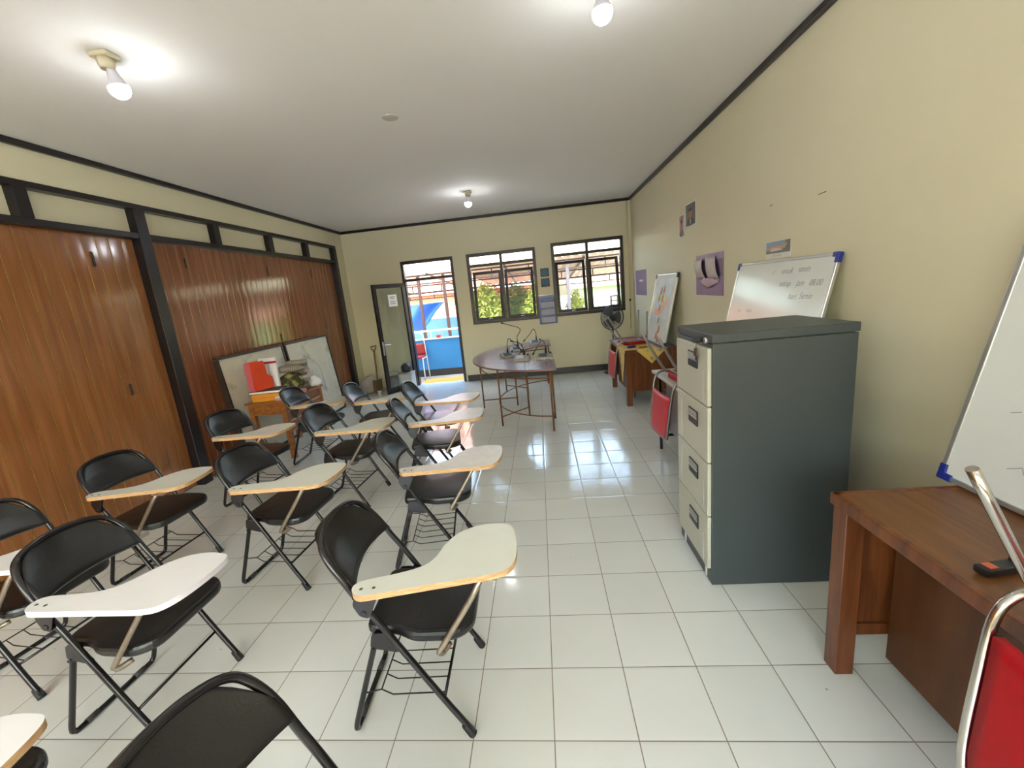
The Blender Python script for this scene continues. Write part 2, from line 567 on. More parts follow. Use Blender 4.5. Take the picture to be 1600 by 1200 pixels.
# ------------------------------------------------------------------ windows
def frame_mb(x0, x1, z0, z1, t, d0, d1, bars_z=(), bars_x=(), bt=None):
    mb = MB(); bt = bt or t
    mb.box(x0, x1, d0, d1, z0, z0 + t, bev=.003); mb.box(x0, x1, d0, d1, z1 - t, z1, bev=.003)
    mb.box(x0, x0 + t, d0, d1, z0 + t, z1 - t, bev=.003); mb.box(x1 - t, x1, d0, d1, z0 + t, z1 - t, bev=.003)
    for z in bars_z: mb.box(x0 + t, x1 - t, d0, d1, z - bt / 2, z + bt / 2, bev=.003)
    for x in bars_x: mb.box(x - bt / 2, x + bt / 2, d0 + .001, d1 - .001, z0 + t, z1 - t, bev=.003)
    return mb
def window(name, x0, x1, z0, z1, tilt, y=YB):
    cx = (x0 + x1) / 2
    root = struct(empty(name, (cx, y, z0)))
    hw = (x1 - x0) / 2; hh = z1 - z0
    zt = hh - .215
    t = .055
    frame_mb(-hw, hw, 0, hh, t, -.012, .10, [zt], [0], .05).build('window_frame', BROWNFR, root)
    for s in (-1, 1):
        a, b = sorted((s * .025, s * (hw - t)))
        MB().box(a, b, .04, .045, zt + .025, hh - t).build('transom_pane', GLASS, root)
        sw, sh = b - a - .012, zt - .025 - t - .075
        ss = frame_mb(-sw / 2, sw / 2, 0, sh, .05, -.018, .022).build('sash', BROWNFR, root, loc=((a + b) / 2, .06, t + .004), rot=(-R(tilt[(s + 1) // 2]), 0, 0))
        MB().box(-sw / 2 + .045, sw / 2 - .045, 0, .005, .045, sh - .045).build('pane', GLASS, ss)
        MB().box(-.02, .02, -.035, -.018, .012, .03, bev=.004).tube([(0, -.03, .02), (.05, -.045, .02)], .005, 8).build('sash_catch', ALU, ss)
    return root
window('window_1', *W1, tilt=(9, 10))
window('window_2', *W2, tilt=(9, 11))
for i, h in enumerate(FW):  # unseen windows behind the camera, put in and sized for fill light
    root = struct(empty('window_%d' % (i + 3), ((h[0] + h[1]) / 2, YF, h[2])))
    hw = (h[1] - h[0]) / 2
    frame_mb(-hw, hw, 0, h[3] - h[2], .055, -.10, .012, [1.4], [0], .05).build('window_frame', BROWNFR, root)
    MB().box(-hw + .05, hw - .05, -.05, -.045, .05, h[3] - h[2] - .05).build('pane', GLASS, root)

# ------------------------------------------------------------------ glass door, standing open into the room
root = struct(empty('door_1', ((D0 + D1) / 2, YB, 0)))
hw = (D1 - D0) / 2
mb = MB()
mb.box(-hw, -hw + .05, -.012, .10, 0, DZ, bev=.003); mb.box(hw - .05, hw, -.012, .10, 0, DZ, bev=.003)
mb.box(-hw + .05, hw - .05, -.012, .10, DZ - .055, DZ, bev=.003); mb.box(-hw + .05, hw - .05, -.012, .10, 1.965, 2.015, bev=.003)
mb.build('door_frame', BROWNFR, root)
MB().box(-hw + .05, hw - .05, .045, .05, 2.01, DZ - .05).build('transom_pane', GLASS, root)
LW, LH = .74, 1.95
leaf_ang = math.atan2(5.95 - 6.60, -2.775 + 2.40)
lf = MB()
lf.box(0, LW, -.02, .02, .012, .11, bev=.003); lf.box(0, LW, -.02, .02, LH - .07, LH, bev=.003)
lf.box(0, .07, -.02, .02, .11, LH - .07, bev=.003); lf.box(LW - .075, LW, -.02, .02, .11, LH - .07, bev=.003)
leaf = lf.build('door_leaf', BROWNFR, root, loc=(-2.38 - (D0 + D1) / 2, -.045, 0), rot=(0, 0, leaf_ang))
MB().box(.065, LW - .07, -.003, .003, .105, LH - .065).build('pane', DGLASS, leaf)
for sgn in (-1, 1):
    hb = MB()
    hb.box(LW - .055, LW - .022, sgn * .02, sgn * .026, .72, .96, bev=.003)
    hb.tube([(LW - .04, sgn * .024, .90), (LW - .04, sgn * .06, .90), (LW - .07, sgn * .066, .90), (LW - .17, sgn * .064, .895)], .009, 10, smooth=3)
    hb.build('lever_handle', ALU, leaf)
for z in (.25, 1.0, 1.75):
    MB().tube([(0.0, -.026, z - .04), (0.0, -.026, z + .04)], .009, 8).build('hinge', BLACKPL, leaf)

# ------------------------------------------------------------------ ceiling lamps
BASEM = mat('cream_lamp_holder', (206, 198, 170), .45, var=.04)
COLLAR = mat('white_bulb_collar', (216, 214, 226), .4, var=.02)
GLOW = mat('lit_bulb_dome', (244, 248, 255), .3, emit=BULB, var=0)
def lamp(x, y, label, tilt=(0, 0)):
    t = thing('ceiling_bulb', label, 'lamp', (x, y, H), 0, 'bare bulbs on the ceiling')
    M = Euler((tilt[0], tilt[1], 0)).to_matrix().to_4x4()
    hb = MB()
    hb.prism(rounded([(-.052, -.045), (.052, -.045), (.052, .045), (-.052, .045)], .016), -.022, 0, bev=.006)
    hb.lathe([(.038, -.022), (.035, -.05), (.029, -.068)], 20)
    hb.tube([(.042, .0, -.022), (.042, 0, -.0245)], .005, 8)
    hb.build('lamp_holder', BASEM, t)
    cb = MB().lathe([(.018, -.06), (.022, -.078), (.029, -.105), (.041, -.135), (.0465, -.145)], 28, M=M)
    cb.build('bulb_collar', COLLAR, t)
    gb = MB()
    prof = [(.0465, -.145)] + [(.0475 * math.cos(a), -.150 - .050 * math.sin(a)) for a in [k * PI / 2 / 9 for k in range(0, 9)]] + [(.002, -.200)]
    gb.lathe(prof, 22, M=M)
    gb.build('bulb_dome', GLOW, t)
    return t
lamp(-2.0, 1.03, 'lit bulb in a cream holder on the ceiling near the folding doors', (R(8), R(-6)))
lamp(.47, 1.07, 'lit bulb at the top edge of the photo, above the near floor', (0, 0))
lamp(-.76, 4.78, 'lit bulb on the ceiling above the curved table', (0, R(3)))
lamp(-2.0, -2.2, 'lit bulb behind the camera on the folding door side')
lamp(.47, -2.2, 'lit bulb behind the camera on the whiteboard side')
mb = MB().lathe([(.062, 0), (.06, -.006), (.04, -.009), (.004, -.009)], 28)
mb.tube([(.0, 0, -.011), (.001, 0, -.0115)], .006, 8).box(.035, .05, .0, .012, -.012, -.008)
tag(mb.build('outlet_cover', mat('ceiling_cap_plastic', (196, 190, 178), .6), loc=(-.924, 2.21, H)), 'small round blank cover plate in the middle of the ceiling', 'cover')

# ------------------------------------------------------------------ tablet-arm folding chairs
def chair_proto():
    t = empty('tablet_arm_chair', (0, 0, 0))
    r = .0115
    fb = MB()
    side = lambda s: [(0, s * .2, .012), (-.083, s * .2, .152), (-.195, s * .2, .352), (-.298, s * .2, .535), (-.345, s * .2, .61), (-.383, s * .199, .68), (-.420, s * .191, .737)]
    arch = [(-.452, -.168, .785), (-.470, -.120, .812), (-.480, -.05, .825), (-.483, 0, .827), (-.480, .05, .825), (-.470, .120, .812), (-.452, .168, .785)]
    fb.tube(side(-1) + arch + side(1)[::-1], r, 10, smooth=4)
    fb.tube([(-.090, -.2, .163), (-.090, .2, .163)], .006, 8)
    fb.build('front_frame', BTUBE, t)
    rb = MB()
    rb.tube([(-.305, -.176, .445), (-.415, -.180, .14), (-.448, -.182, .045), (-.454, -.170, .018), (-.455, -.135, .0115), (-.455, .135, .0115), (-.454, .170, .018), (-.448, .182, .045), (-.415, .180, .14), (-.305, .176, .445)], .0108, 10, smooth=4)
    rb.build('rear_frame', BTUBE, t)
    for s in (-1, 1):
        MB().lathe([(.0165, 0), (.0165, .008), (.0145, .05), (.0125, .056)], 14).build('foot_cap', RUBBER, t, loc=(-.001, s * .2, 0), rot=(0, -R(30), 0))
        MB().tube([(-.455, s * .13, .0125), (-.455, s * .08, .0125)], .0125, 12).build('floor_sleeve', SLEEVE, t)
        bb = MB()
        M = Matrix.Translation((0, s * .188, 0)) @ Matrix.Rotation(PI / 2, 4, 'X')
        bb.prism(rounded([(-.322, .452), (-.270, .452), (-.214, .385), (-.232, .368), (-.335, .392)], .012), -.003, .003, M=M)
        bb.tube([(-.265, s * .178, .44), (-.265, s * .2, .44)], .007, 8).tube([(-.325, s * .178, .385), (-.325, s * .196, .385)], .006, 8)
        bb.build('hinge_bracket', BTUBE, t)
    # seat: rounded pad, narrower at the back where it passes between the tubes
    bm = bmesh.new()
    poly = rounded([(-.362, -.165), (-.245, -.170), (-.175, -.207), (-.02, -.208), (.04, -.155), (.04, .155), (-.02, .208), (-.175, .207), (-.245, .170), (-.362, .165)], [.04, .03, .03, .05, .06, .06, .05, .03, .03, .04], 4)
    sb = MB()
    sb.prism(poly, .408, .452, bev=.014)
    n = len(poly)
    def dome(k):
        return [(-.16 + (x + .16) * k, y * k, .4518 + .010 * (1 - k * k) ** 0.8) for x, y in poly]
    rings = [dome(k) for k in (.93, .75, .5, .2)]
    V = [p for rg in rings for p in rg]
    F = [(i * n + j, i * n + (j + 1) % n, (i + 1) * n + (j + 1) % n, (i + 1) * n + j) for i in range(3) for j in range(n)] + [tuple(3 * n + j for j in range(n))]
    sb.add(V, F, 0, True)
    sb.build('seat', VINYL, t, loc=(0, 0, .006), rot=(0, R(1.2), 0))
    # backrest: padded band wrapped round the arch of the frame
    def back(u, v):
        y = (u - .5) * 2
        top = .816 - .118 * max(0, abs(y) - .45) ** 2 / .3025
        bot = .638 + .012 * (1 - y * y)
        z = bot + (top - bot) * v
        xs = -.350 - (z - .62) * .62 if z < .735 else -.421 - (z - .735) * .5
        x = xs - .058 * (1 - y * y) * min(1, (z - .60) * 8) + .008
        return (x, y * (.199 - .10 * max(0, z - .735)), z)
    bk = MB().sheet(back, 20, 10, .026)
    bk.build('backrest', VINYL, t)
    # writing tablet
    TP = [(-.338, -.212), (-.334, -.243), (-.308, -.266), (-.27, -.266), (-.13, -.243), (.05, -.214), (.145, -.197), (.196, -.172), (.220, -.115), (.222, -.02), (.207, .075), (.185, .112), (.145, .121), (.07, .116), (-.005, .078), (-.052, .005), (-.077, -.08), (-.12, -.132), (-.20, -.163), (-.305, -.188)]
    poly = spline2(TP, 4)
    tb = MB().prism(poly, .649, .671, 0, side=1)
    tabl = tb.build('writing_tablet', [LAMI, PLY], t)
    MB().lathe([(.006, 0), (.005, .0015)], 12).build('screw', SCREW, tabl, loc=(-.305, -.235, .671))
    MB().lathe([(.006, 0), (.005, .0015)], 12).build('screw', SCREW, tabl, loc=(-.262, -.232, .671))
    ab = MB()
    ab.tube([(.10, -.185, .646), (.085, -.198, .63), (.05, -.212, .575), (-.06, -.232, .42), (-.068, -.232, .402), (-.06, -.222, .392), (-.04, -.19, .398)], .0105, 10, smooth=4)
    ab.box(.07, .15, -.20, -.16, .642, .6485)
    ab.build('tablet_arm', STEELARM, t)
    pb = MB()
    M = Matrix.Translation((0, -.222, 0)) @ Matrix.Rotation(PI / 2, 4, 'X')
    pb.prism(rounded([(-.332, .556), (-.300, .546), (-.250, .648), (-.335, .648), (-.352, .60)], .012), -.004, .004, M=M)
    pb.box(-.335, -.235, -.25, -.205, .643, .6485).tube([(-.318, -.230, .566), (-.318, -.2, .566)], .010, 10)
    pb.build('tablet_bracket', BTUBE, t)
    # wire book rack under the seat
    wb = MB()
    for i in range(6):
        y = -.165 + i * .066
        if i in (0, 5):
            wb.tube([(-.39, y * 1.08, .185), (-.335, y, .183), (-.295, y, .158), (-.090, y, .158)], .0028, 6)
        else:
            wb.tube([(-.335, y, .183), (-.295, y, .158), (-.090, y, .158)], .0026, 6)
    wb.tube([(-.335, -.165, .183), (-.335, .165, .183)], .003, 6)
    wb.build('book_rack', WIRE, t)
    return t
P0 = chair_proto()
CH = [  # x, y, heading in degrees, swing of its tablet, label, top, edge
    (-0.31, 0.224, 2.3, 0, 'black folding chair with cream writing tablet nearest the grey cabinet in the foreground', LAMI, PLY),
    (-0.28, -0.68, -7, 0, 'black folding chair at the bottom edge of the photo, seen from behind its backrest', LAMI, PLY),
    (-0.498, 1.233, 8.5, -14, 'second chair of the column beside the open aisle, worn grey tablet and wire rack showing', LAMID, PLY),
    (-0.735, 2.145, 12, -14, 'black folding chair with pale tablet just in front of the aisle column\'s farthest chair', LAMID, PLY),
    (-.84, 2.765, 1.5, -14, 'farthest folding chair of the column beside the open aisle, nearest the curved table', LAMID, PLY),
    (-1.504, 0.175, -2, -8, 'large foreground folding chair with a white writing tablet and white edge', LAMIW, WHITEEDGE),
    (-1.44, -0.57, 0, 0, 'folding chair at the lower left corner, only its tablet tip and seat corner showing', LAMIW, PLY),
    (-1.405, 1.058, -4.2, -3, 'middle column folding chair behind the white-edged tablet, cream tablet with a wood edge', LAMI, PLY),
    (-1.418, 2.013, -4.8, -3, 'middle column folding chair just in front of the cluttered desk corner', LAMI, PLY),
    (-1.53, 2.97, 2.8, -5, 'farthest middle column folding chair, in front of the open glass door', LAMI, PLY),
    (-2.31, 0.381, -7, 0, 'folding chair cut by the left edge of the photo, lavender white tablet', LAMIW, WHITEEDGE),
    (-2.33, 1.082, -5, 4, 'folding chair beside the folding doors with cream tablet and thick wood edge', LAMI, PLY),
    (-2.325, 2.052, -9, 0, 'folding chair directly in front of the cluttered desk legs', LAMI, PLY),
    (-2.235, 3.02, 2, -8, 'folding chair beside the drawer side of the cluttered desk', LAMI, PLY),
]
for i, (x, y, a, sw, lb, top, edge) in enumerate(CH):
    o = P0 if i == 0 else dup(P0)
    if i == 5:                                  # this one shows no rack under its seat
        for c in kids(o):
            if c.name.startswith('book_rack'): bpy.data.objects.remove(c)
    o.location = (x, y, 0); o.rotation_euler = (0, 0, R(a))
    tag(o, lb, 'chair', 'black tablet-arm folding chairs')
    for c in kids(o):
        if c.name.startswith('writing_tablet'):
            pv = Vector((-.30, -.235, 0))
            c.rotation_euler = (0, 0, R(sw)); c.location = pv - Matrix.Rotation(R(sw), 3, 'Z') @ pv
            if top is not LAMI or edge is not PLY:
                c.data = c.data.copy()
                c.data.materials[0] = top; c.data.materials[1] = edge

# ------------------------------------------------------------------ filing cabinet
cab = thing('filing_cabinet', 'tall grey four-drawer filing cabinet with pale drawer fronts', 'cabinet', (.848, .782, 0))
CW, CDp, CHt = .482, .635, 1.318          # y width, x depth, height
cb = MB()
cb.box(.004, CDp, 0, CW, .0, 1.272, bev=.003)
cb.box(0, CDp + .004, -.004, CW + .004, 1.276, CHt, bev=.004)
cb.box(.012, CDp - .01, .012, CW - .012, 1.262, 1.278)
cb.build('carcass', GREYC, cab)
zs = [.085, .385, .675, .965, 1.255]
for i in range(4):
    z0, z1 = zs[i] + .003, zs[i + 1] - .003
    d = MB()
    d.box(-.014, .006, .014, CW - .018, z0, z1, bev=.004)
    dr = d.build('drawer', DRAWC, cab)
    zc = z0 + (z1 - z0) * (.66 if i < 3 else .72)
    hb = MB()
    yc = .20
    # recessed pull: dark cup, slim label window above it
    hb.box(-.020, -.0135, yc - .064, yc + .064, zc - .040, zc + .040, 0, bev=.002)
    hb.box(-.023, -.0195, yc - .056, yc + .056, zc + .005, zc + .035, 1, bev=.001)
    hb.box(-.0225, -.0195, yc - .059, yc + .059, zc - .002, zc + .004, 2)
    hb.build('drawer_pull', [BLACKPL, mat('label_card', (150, 150, 140), .5), ALU], dr)
    for yy, hh in ((.075, .6), (CW - .085, .9)):
        if (i + int(yy * 100)) % 3 == 0: continue
        MB().box(-.0148, -.0138, yy - .009, yy + .009, z0 + .02, z0 + .02 + (z1 - z0 - .03) * hh).build('tape_strip', TAPE, dr)
for yy in (.075, CW - .085):
    MB().box(-.001, .004, yy - .010, yy + .010, .01, .08).build('tape_strip', TAPE, cab)
lk = MB().lathe([(.014, 0), (.014, .012), (.011, .014), (.004, .014)], 16, M=Matrix.Translation((0, .055, 1.285)) @ Matrix.Rotation(-PI / 2, 4, 'Y'))
lk.build('lock', ALU, cab)
kb = MB()
kb.box(-.05, -.006, .085, .115, 1.272, 1.297, bev=.004)
kb.build('key_head', BLACKPL, cab)
kb = MB().tube([(-.03, .10, 1.275), (-.034, .105, 1.25), (-.03, .11, 1.235)], .0015, 6)
kb.prism(rounded([(-.022, -.02), (.022, -.02), (.012, .02), (-.012, .02)], .008), -.004, .004, M=Matrix.Translation((-.03, .118, 1.222)) @ Matrix.Rotation(PI / 2, 4, 'Z') @ Matrix.Rotation(PI / 2, 4, 'X'))
kb.tube([(-.03, .12, 1.205), (-.03, .122, 1.18)], .002, 6)
tag(kb.build('key_fob', mat('brown_leather', (70, 52, 44), .6), loc=(.848, .782, 0)), 'small brown key tag hanging from the lock of the filing cabinet', 'key tag')

# ------------------------------------------------------------------ desks along the right wall
def wood_desk(name, label, y0, y1, x0, x1, ht, panel_x, end_z):
    t = thing(name, label, 'desk', ((x0 + x1) / 2, (y0 + y1) / 2, 0), 0, 'wooden desks by the right wall')
    ox, oy = (x0 + x1) / 2, (y0 + y1) / 2
    T = Matrix.Translation((-ox, -oy, 0))
    tb = MB().box(x0, x1, y0, y1, ht - .04, ht - .002, bev=.004, M=T)
    tb.box(x0 - .004, x1, y1 - .022, y1 + .004, ht - .045, ht, 1, bev=.003, M=T).box(x0 - .004, x1, y0 - .004, y0 + .022, ht - .045, ht, 1, bev=.003, M=T)
    tb.box(x0 - .004, x0 + .02, y0, y1, ht - .045, ht, 1, bev=.003, M=T)
    tb.build('desktop', [DESKTOP, DESKW], t)
    for x in (x0, x1 - .07):
        for y in (y0 + .01, y1 - .08):
            MB().box(x, x + .068, y, y + .068, 0, ht - .045, bev=.004, M=T).build('leg', DESKW, t)
    for y in (y0 + .02, y1 - .06):
        eb = MB().box(x0 + .068, x1 - .07, y + .012, y + .03, end_z, ht - .045, M=T)
        eb.box(x0 + .068, x1 - .07, y + .004, y + .04, end_z, end_z + .05, bev=.003, M=T)
        eb.build('end_panel', DESKW, t)
    MB().box(panel_x, panel_x + .018, y0 + .06, y1 - .07, end_z - .09, ht - .045, M=T).build('modesty_panel', wood('brown_panel_wood', (80, 46, 22), (100, 60, 30), .42, (4, 4, .5), 4, .05), t)
    return t
wood_desk('writing_desk', 'reddish brown wooden desk in the right foreground, under the largest whiteboard view', -.95, .333, 1.112, 1.745, .745, 1.30, .16)
wood_desk('writing_desk', 'wooden desk with a yellow cloth near the corner fan', 4.13, 5.31, 1.105, 1.74, .735, 1.20, .19)

LAMT = mat('grey_white_desk_laminate', (196, 194, 186), .35, var=.03)
MAUVE = mat('brown_laminate_panel', (118, 92, 84), .3, var=.06, scale=3)
t = thing('metal_leg_desk', 'desk with pale top and brown front panel between the cabinet and the far desk', 'desk', (1.40, 2.08, 0))
MB().box(-.32, .33, -.73, .72, .718, .745, bev=.004).build('desktop', LAMT, t)
MB().box(-.235, -.22, -.66, .55, .22, .718).build('front_panel', MAUVE, t)
for y in (-.62, .585):
    fb = MB()
    fb.box(-.295, -.270, y - .012, y + .012, .0, .718, bev=.003).box(.24, .265, y - .012, y + .012, 0, .718, bev=.003)
    fb.box(-.27, .24, y - .011, y + .011, .125, .147, bev=.003)
    fb.build('leg_frame', BTUBE, t)

# yellow cloth laid cornerwise on the far desk, two corners hanging
def batik():
    m = bpy.data.materials.new('yellow_patterned_cloth')
    m.use_nodes = True
    N, L = m.node_tree.nodes, m.node_tree.links
    b = N['Principled BSDF']; b.inputs['Roughness'].default_value = .85
    tc = N.new('ShaderNodeTexCoord')
    vo = N.new('ShaderNodeTexVoronoi'); vo.inputs['Scale'].default_value = 14
    L.new(tc.outputs['Object'], vo.inputs[0])
    cr = N.new('ShaderNodeValToRGB')
    e = cr.color_ramp.elements
    e[0].position = .15; e[0].color = lin((150, 112, 96)); e[1].position = .5; e[1].color = lin((214, 182, 96))
    x = e.new(.3); x.color = lin((190, 170, 130))
    L.new(vo.outputs[0], cr.inputs[0]); L.new(cr.outputs[0], b.inputs['Base Color'])
    return m
YC = batik()
ct = MB()
zt = .739
ct.prism([(1.10, 4.127), (1.50, 4.127), (1.51, 4.5), (1.45, 5.1), (1.2, 5.0), (1.10, 4.75)], zt - .003, zt + .001)
ct.sheet(lambda u, v: (1.22 + (.20) * v + u * (.40 * (1 - v)), 4.1225 - .012 * v + .006 * math.sin(u * 9) * v, zt - .19 * v), 8, 8, .003)
ct.sheet(lambda u, v: (1.097 - .014 * v + .006 * math.sin(u * 7) * v, 4.13 + .16 * v + u * (.52 * (1 - v)), zt - .44 * v), 8, 10, .003)
tag(ct.build('tablecloth', YC), 'yellow patterned cloth on the far wooden desk, its corners hanging down', 'tablecloth')

# ------------------------------------------------------------------ upturned red chairs on the desks
def red_proto(dz, padtop, RV, CHROME):
    """chrome chair lying upside down on a desk: origin on the desk's top, +x towards the wall"""
    t = empty('upturned_chair', (0, 0, 0))
    r = .0115
    fb = MB()
    for s in (-1, 1):
        pts = [(-.165, s * .20, .40), (-.02, s * .20, .13), (.03, s * .20, .058), (.06, s * .20, .05), (.31, s * .20, .05)]
        fb.tube(pts, r, 10, smooth=4)
        fb.tube([(.31, s * .20, .05), (.33, s * .20, .07), (.337, s * .20, .16), (.345, s * .20, .43)], r, 10, smooth=4)
    fb.tube([(.07, -.2, .05), (.07, .2, .05)], .009, 8).tube([(.28, -.2, .05), (.28, .2, .05)], .009, 8)
    fb.build('leg_frame', CHROME, t)
    bf = MB()
    bf.tube([(.10, -.215, .062), (.0, -.215, .075), (-.055, -.215, .055), (-.085, -.213, 0), (-.105, -.205, -.12), (-.125, -.195, -.30), (-.132, -.18, -.385), (-.134, -.15, -.412), (-.134, .15, -.412), (-.132, .18, -.385), (-.125, .195, -.30), (-.105, .205, -.12), (-.085, .213, 0), (-.055, .215, .055), (0, .215, .075), (.10, .215, .062)], r, 10, smooth=4)
    bf.build('back_frame', CHROME, t, loc=(.02, 0, dz))
    sb = MB().prism(rounded([(.03, -.19), (.36, -.185), (.36, .185), (.03, .19)], .05), .002, .046, bev=.012)
    sb.build('seat', REDV, t)
    def back(u, v):
        y = (u - .5) * 2
        z = padtop - (.40 + padtop) * v
        x = -.094 - .105 * (-z - .0) * .95 + .004 - .010 * (1 - y * y)
        w = .192 - .02 * v - .02 * max(0, v - .8) * 4
        return (x, y * w, z)
    MB().sheet(back, 12, 10, .022).build('backrest', RV, t, loc=(.02, 0, dz - .01))
    MB().lathe([(.008, 0), (.006, .003)], 12, M=Matrix.Translation((-.108, .02, -.23)) @ Matrix.Rotation(-PI / 2, 4, 'Y')).build('back_button', SCREW, t)
    return t
RP = red_proto(.014, -.012, REDV, CHROME)
RP2 = red_proto(-.02, -.06, REDP, mat('chrome_dark_reflection', (150, 144, 138), .28, .9, var=.1, scale=20))  # chrome colour darkened to stand in for dark reflections on the tubes
RC = [(1.105, -.53, .747, 0, 'red chrome chair upside down on the foreground desk, back hanging at the right edge', 1.0),
      (1.10, 2.26, .747, 4, 'red chrome chair upside down on the pale desk beside the filing cabinet', 0),
      (1.12, 4.70, .742, 3, 'red chrome chair upside down on the far desk near the fan', 0)]
for i, (x, y, z, a, lb, k) in enumerate(RC):
    o = (RP, RP2)[i] if i < 2 else dup(RP2)
    o.location = (x, y, z); o.rotation_euler = (0, 0, R(a))
    tag(o, lb, 'chair', 'upturned red chairs on the desks')

# small things on those desks
e = MB().box(-.05, .05, -.018, .018, 0, .022, bev=.005).box(-.035, -.012, -.012, .012, .022, .0235, 1)
e.box(.045, .09, -.016, .016, 0, .034, bev=.006)
tag(e.build('eraser', [BLACKPL, mat('orange_print', (206, 96, 66), .5)], loc=(1.225, -.135, .7455), rot=(0, 0, R(8))), 'small black piece with an orange mark on the foreground desk', 'eraser')
tag(MB().box(-.05, .05, -.025, .025, 0, .03, bev=.006).build('eraser', mat('navy_eraser', (36, 44, 96), .6), loc=(1.21, 4.28, .7415), rot=(0, 0, .3)), 'dark blue block lying on the yellow cloth', 'eraser')
tag(MB().box(-.06, .06, -.022, .022, 0, .028, 0, bev=.004).box(-.05, .05, -.0225, .0225, .008, .02, 1).build('marker_box', [mat('yellow_box', (206, 172, 40), .5), BLACKPL], loc=(1.33, 4.20, .7415), rot=(0, 0, .1)), 'small yellow and black box lying on the yellow cloth', 'box')

# ------------------------------------------------------------------ whiteboards leaning on the right wall
def whiteboard(label, y0, y1, xb, zb, xt, ztop, draw=None, corner=BLUEPL, name='whiteboard', face=WBOARD, rim=ALU):
    """local frame: X along the board (towards -y in the room), Y up the board, Z out of its face"""
    t = thing(name, label, 'whiteboard', (xb, y1, zb), 0, 'whiteboards leaning on the right wall')
    up_ = Vector((xt - xb, 0, ztop - zb)); h = up_.length; up_.normalize()
    ax = Vector((0, -1, 0)); nz = ax.cross(up_)
    M = Matrix((ax, up_, nz)).transposed().to_4x4()
    t.matrix_world = Matrix.Translation((xb, y1, zb)) @ M
    w = y1 - y0
    MB().box(.01, w - .01, .01, h - .01, -.012, 0).build('board', face, t)
    fb = MB()
    fb.box(0, w, 0, .018, -.016, .005, bev=.003).box(0, w, h - .018, h, -.016, .005, bev=.003)
    fb.box(0, .018, .018, h - .018, -.016, .005, bev=.003).box(w - .018, w, .018, h - .018, -.016, .005, bev=.003)
    fb.build('board_frame', rim, t)
    if corner:
        for cx, sx in ((0, 1), (w, -1)):
            for cy, sy in ((0, 1), (h, -1)):
                q = MB()
                q.box(*sorted((cx - sx * .003, cx + sx * .05)), *sorted((cy - sy * .003, cy + sy * .023)), -.018, .008, bev=.003)
                q.box(*sorted((cx - sx * .003, cx + sx * .023)), *sorted((cy + sy * .021, cy + sy * .055)), -.018, .008, bev=.003)
                q.build('corner_cap', corner, t)
    if draw: draw(t, w, h)
    return t
def stroke(mb, pts, wd=.003, mat=0):
    for (x0, y0), (x1, y1) in zip(pts, pts[1:]):
        d = Vector((x1 - x0, y1 - y0)); n = Vector((-d.y, d.x)).normalized() * wd / 2 if d.length else Vector((0, 0))
        mb.add([(x0 + n.x, y0 + n.y, .0008), (x0 - n.x, y0 - n.y, .0008), (x1 - n.x, y1 - n.y, .0008), (x1 + n.x, y1 + n.y, .0008)], [(0, 1, 2, 3)], mat)
def drawB(t, w, h):
    for s_, x, y, z in (('cf', .535, .805, .042), ('untuk', .650, .805, .056), ('senin', .838, .810, .058), ('setiap', .660, .722, .056), ('jam', .852, .724, .056), ('08.00', .982, .726, .054),
                        ('hari', .80, .640, .056), ('Senin', .918, .645, .058), ('tes', .16, .525, .045), ('lisan', .30, .530, .045)):
        m = MB()
        text_mb(m, s_, z, Matrix.Translation((x, y, .0004)), shear=.28, depth=.0003, thin=-.0009)
        m.build('handwriting', INK, t)
def drawC(t, w, h):
    FM = mat('faint_marker', (170, 172, 176), .6)
    for pts in ([(.17, .40), (.24, .33), (.33, .27)], [(.26, .42), (.30, .33), (.36, .24), (.5, .2)], [(.2, .6), (.24, .63), (.27, .62)], [(.15, .30), (.18, .31)],
                [(.2, .12), (.24, .14), (.25, .12)], [(.30, .10), (.34, .11)], [(.22, .75), (.26, .77)], [(.12, .52), (.15, .53)], [(.29, .52), (.33, .53)]):
        m = MB(); stroke(m, pts, .0035); m.build('marker_scribble', FM, t)
def drawA(t, w, h):
    MB().box(.17, .80, .33, h - .06, .0005, .0015).build('printed_sheet', mat('pale_print', (206, 210, 208), .5, var=.12, scale=5), t)
    band = MB().prism([(.20, .36), (.20, .44), (.45, .46), (.70, .60), (.72, .54), (.55, .40), (.45, .36)], .0016, .0022)
    band.build('orange_band', mat('pale_orange_print', (232, 176, 140), .5, var=.1), t)
    MB().box(.24, .62, .555, .62, .0016, .0022).build('yellow_band', mat('pale_yellow_print', (216, 214, 130), .5, var=.1), t)
    c1 = mat('orange_cutout', (190, 110, 50), .6); c2 = mat('olive_cutout', (150, 140, 60), .6); c3 = mat('grey_cutout', (140, 120, 112), .6)
    for x, y, s, mm in ((.38, .68, .05, c3), (.50, .70, .05, c1), (.33, .585, .045, c2), (.48, .585, .05, c1), (.43, .46, .04, c1), (.47, .30, .045, c2), (.55, .19, .05, c1), (.48, .10, .05, c1), (.56, .055, .045, c1)):
        MB().prism(spline2([(x - s * .6, y - s), (x + s * .5, y - s * .8), (x + s * .7, y + s * .2), (x + s * .1, y + s * 1.2), (x - s * .5, y + s * .4)], 3), .0022, .0034).build('cutout', mm, t)
whiteboard('whiteboard with pasted coloured pictures leaning on the far desk', 4.06, 4.98, 1.555, .746, 1.738, 1.625, drawA, BLACKPL)
whiteboard('whiteboard with faint handwriting standing behind the filing cabinet', 1.315, 2.50, 1.535, .752, 1.733, 1.635, drawB)
whiteboard('scuffed blank whiteboard cut by the right edge of the photo', -.80, .40, 1.535, .752, 1.733, 1.66, drawC)

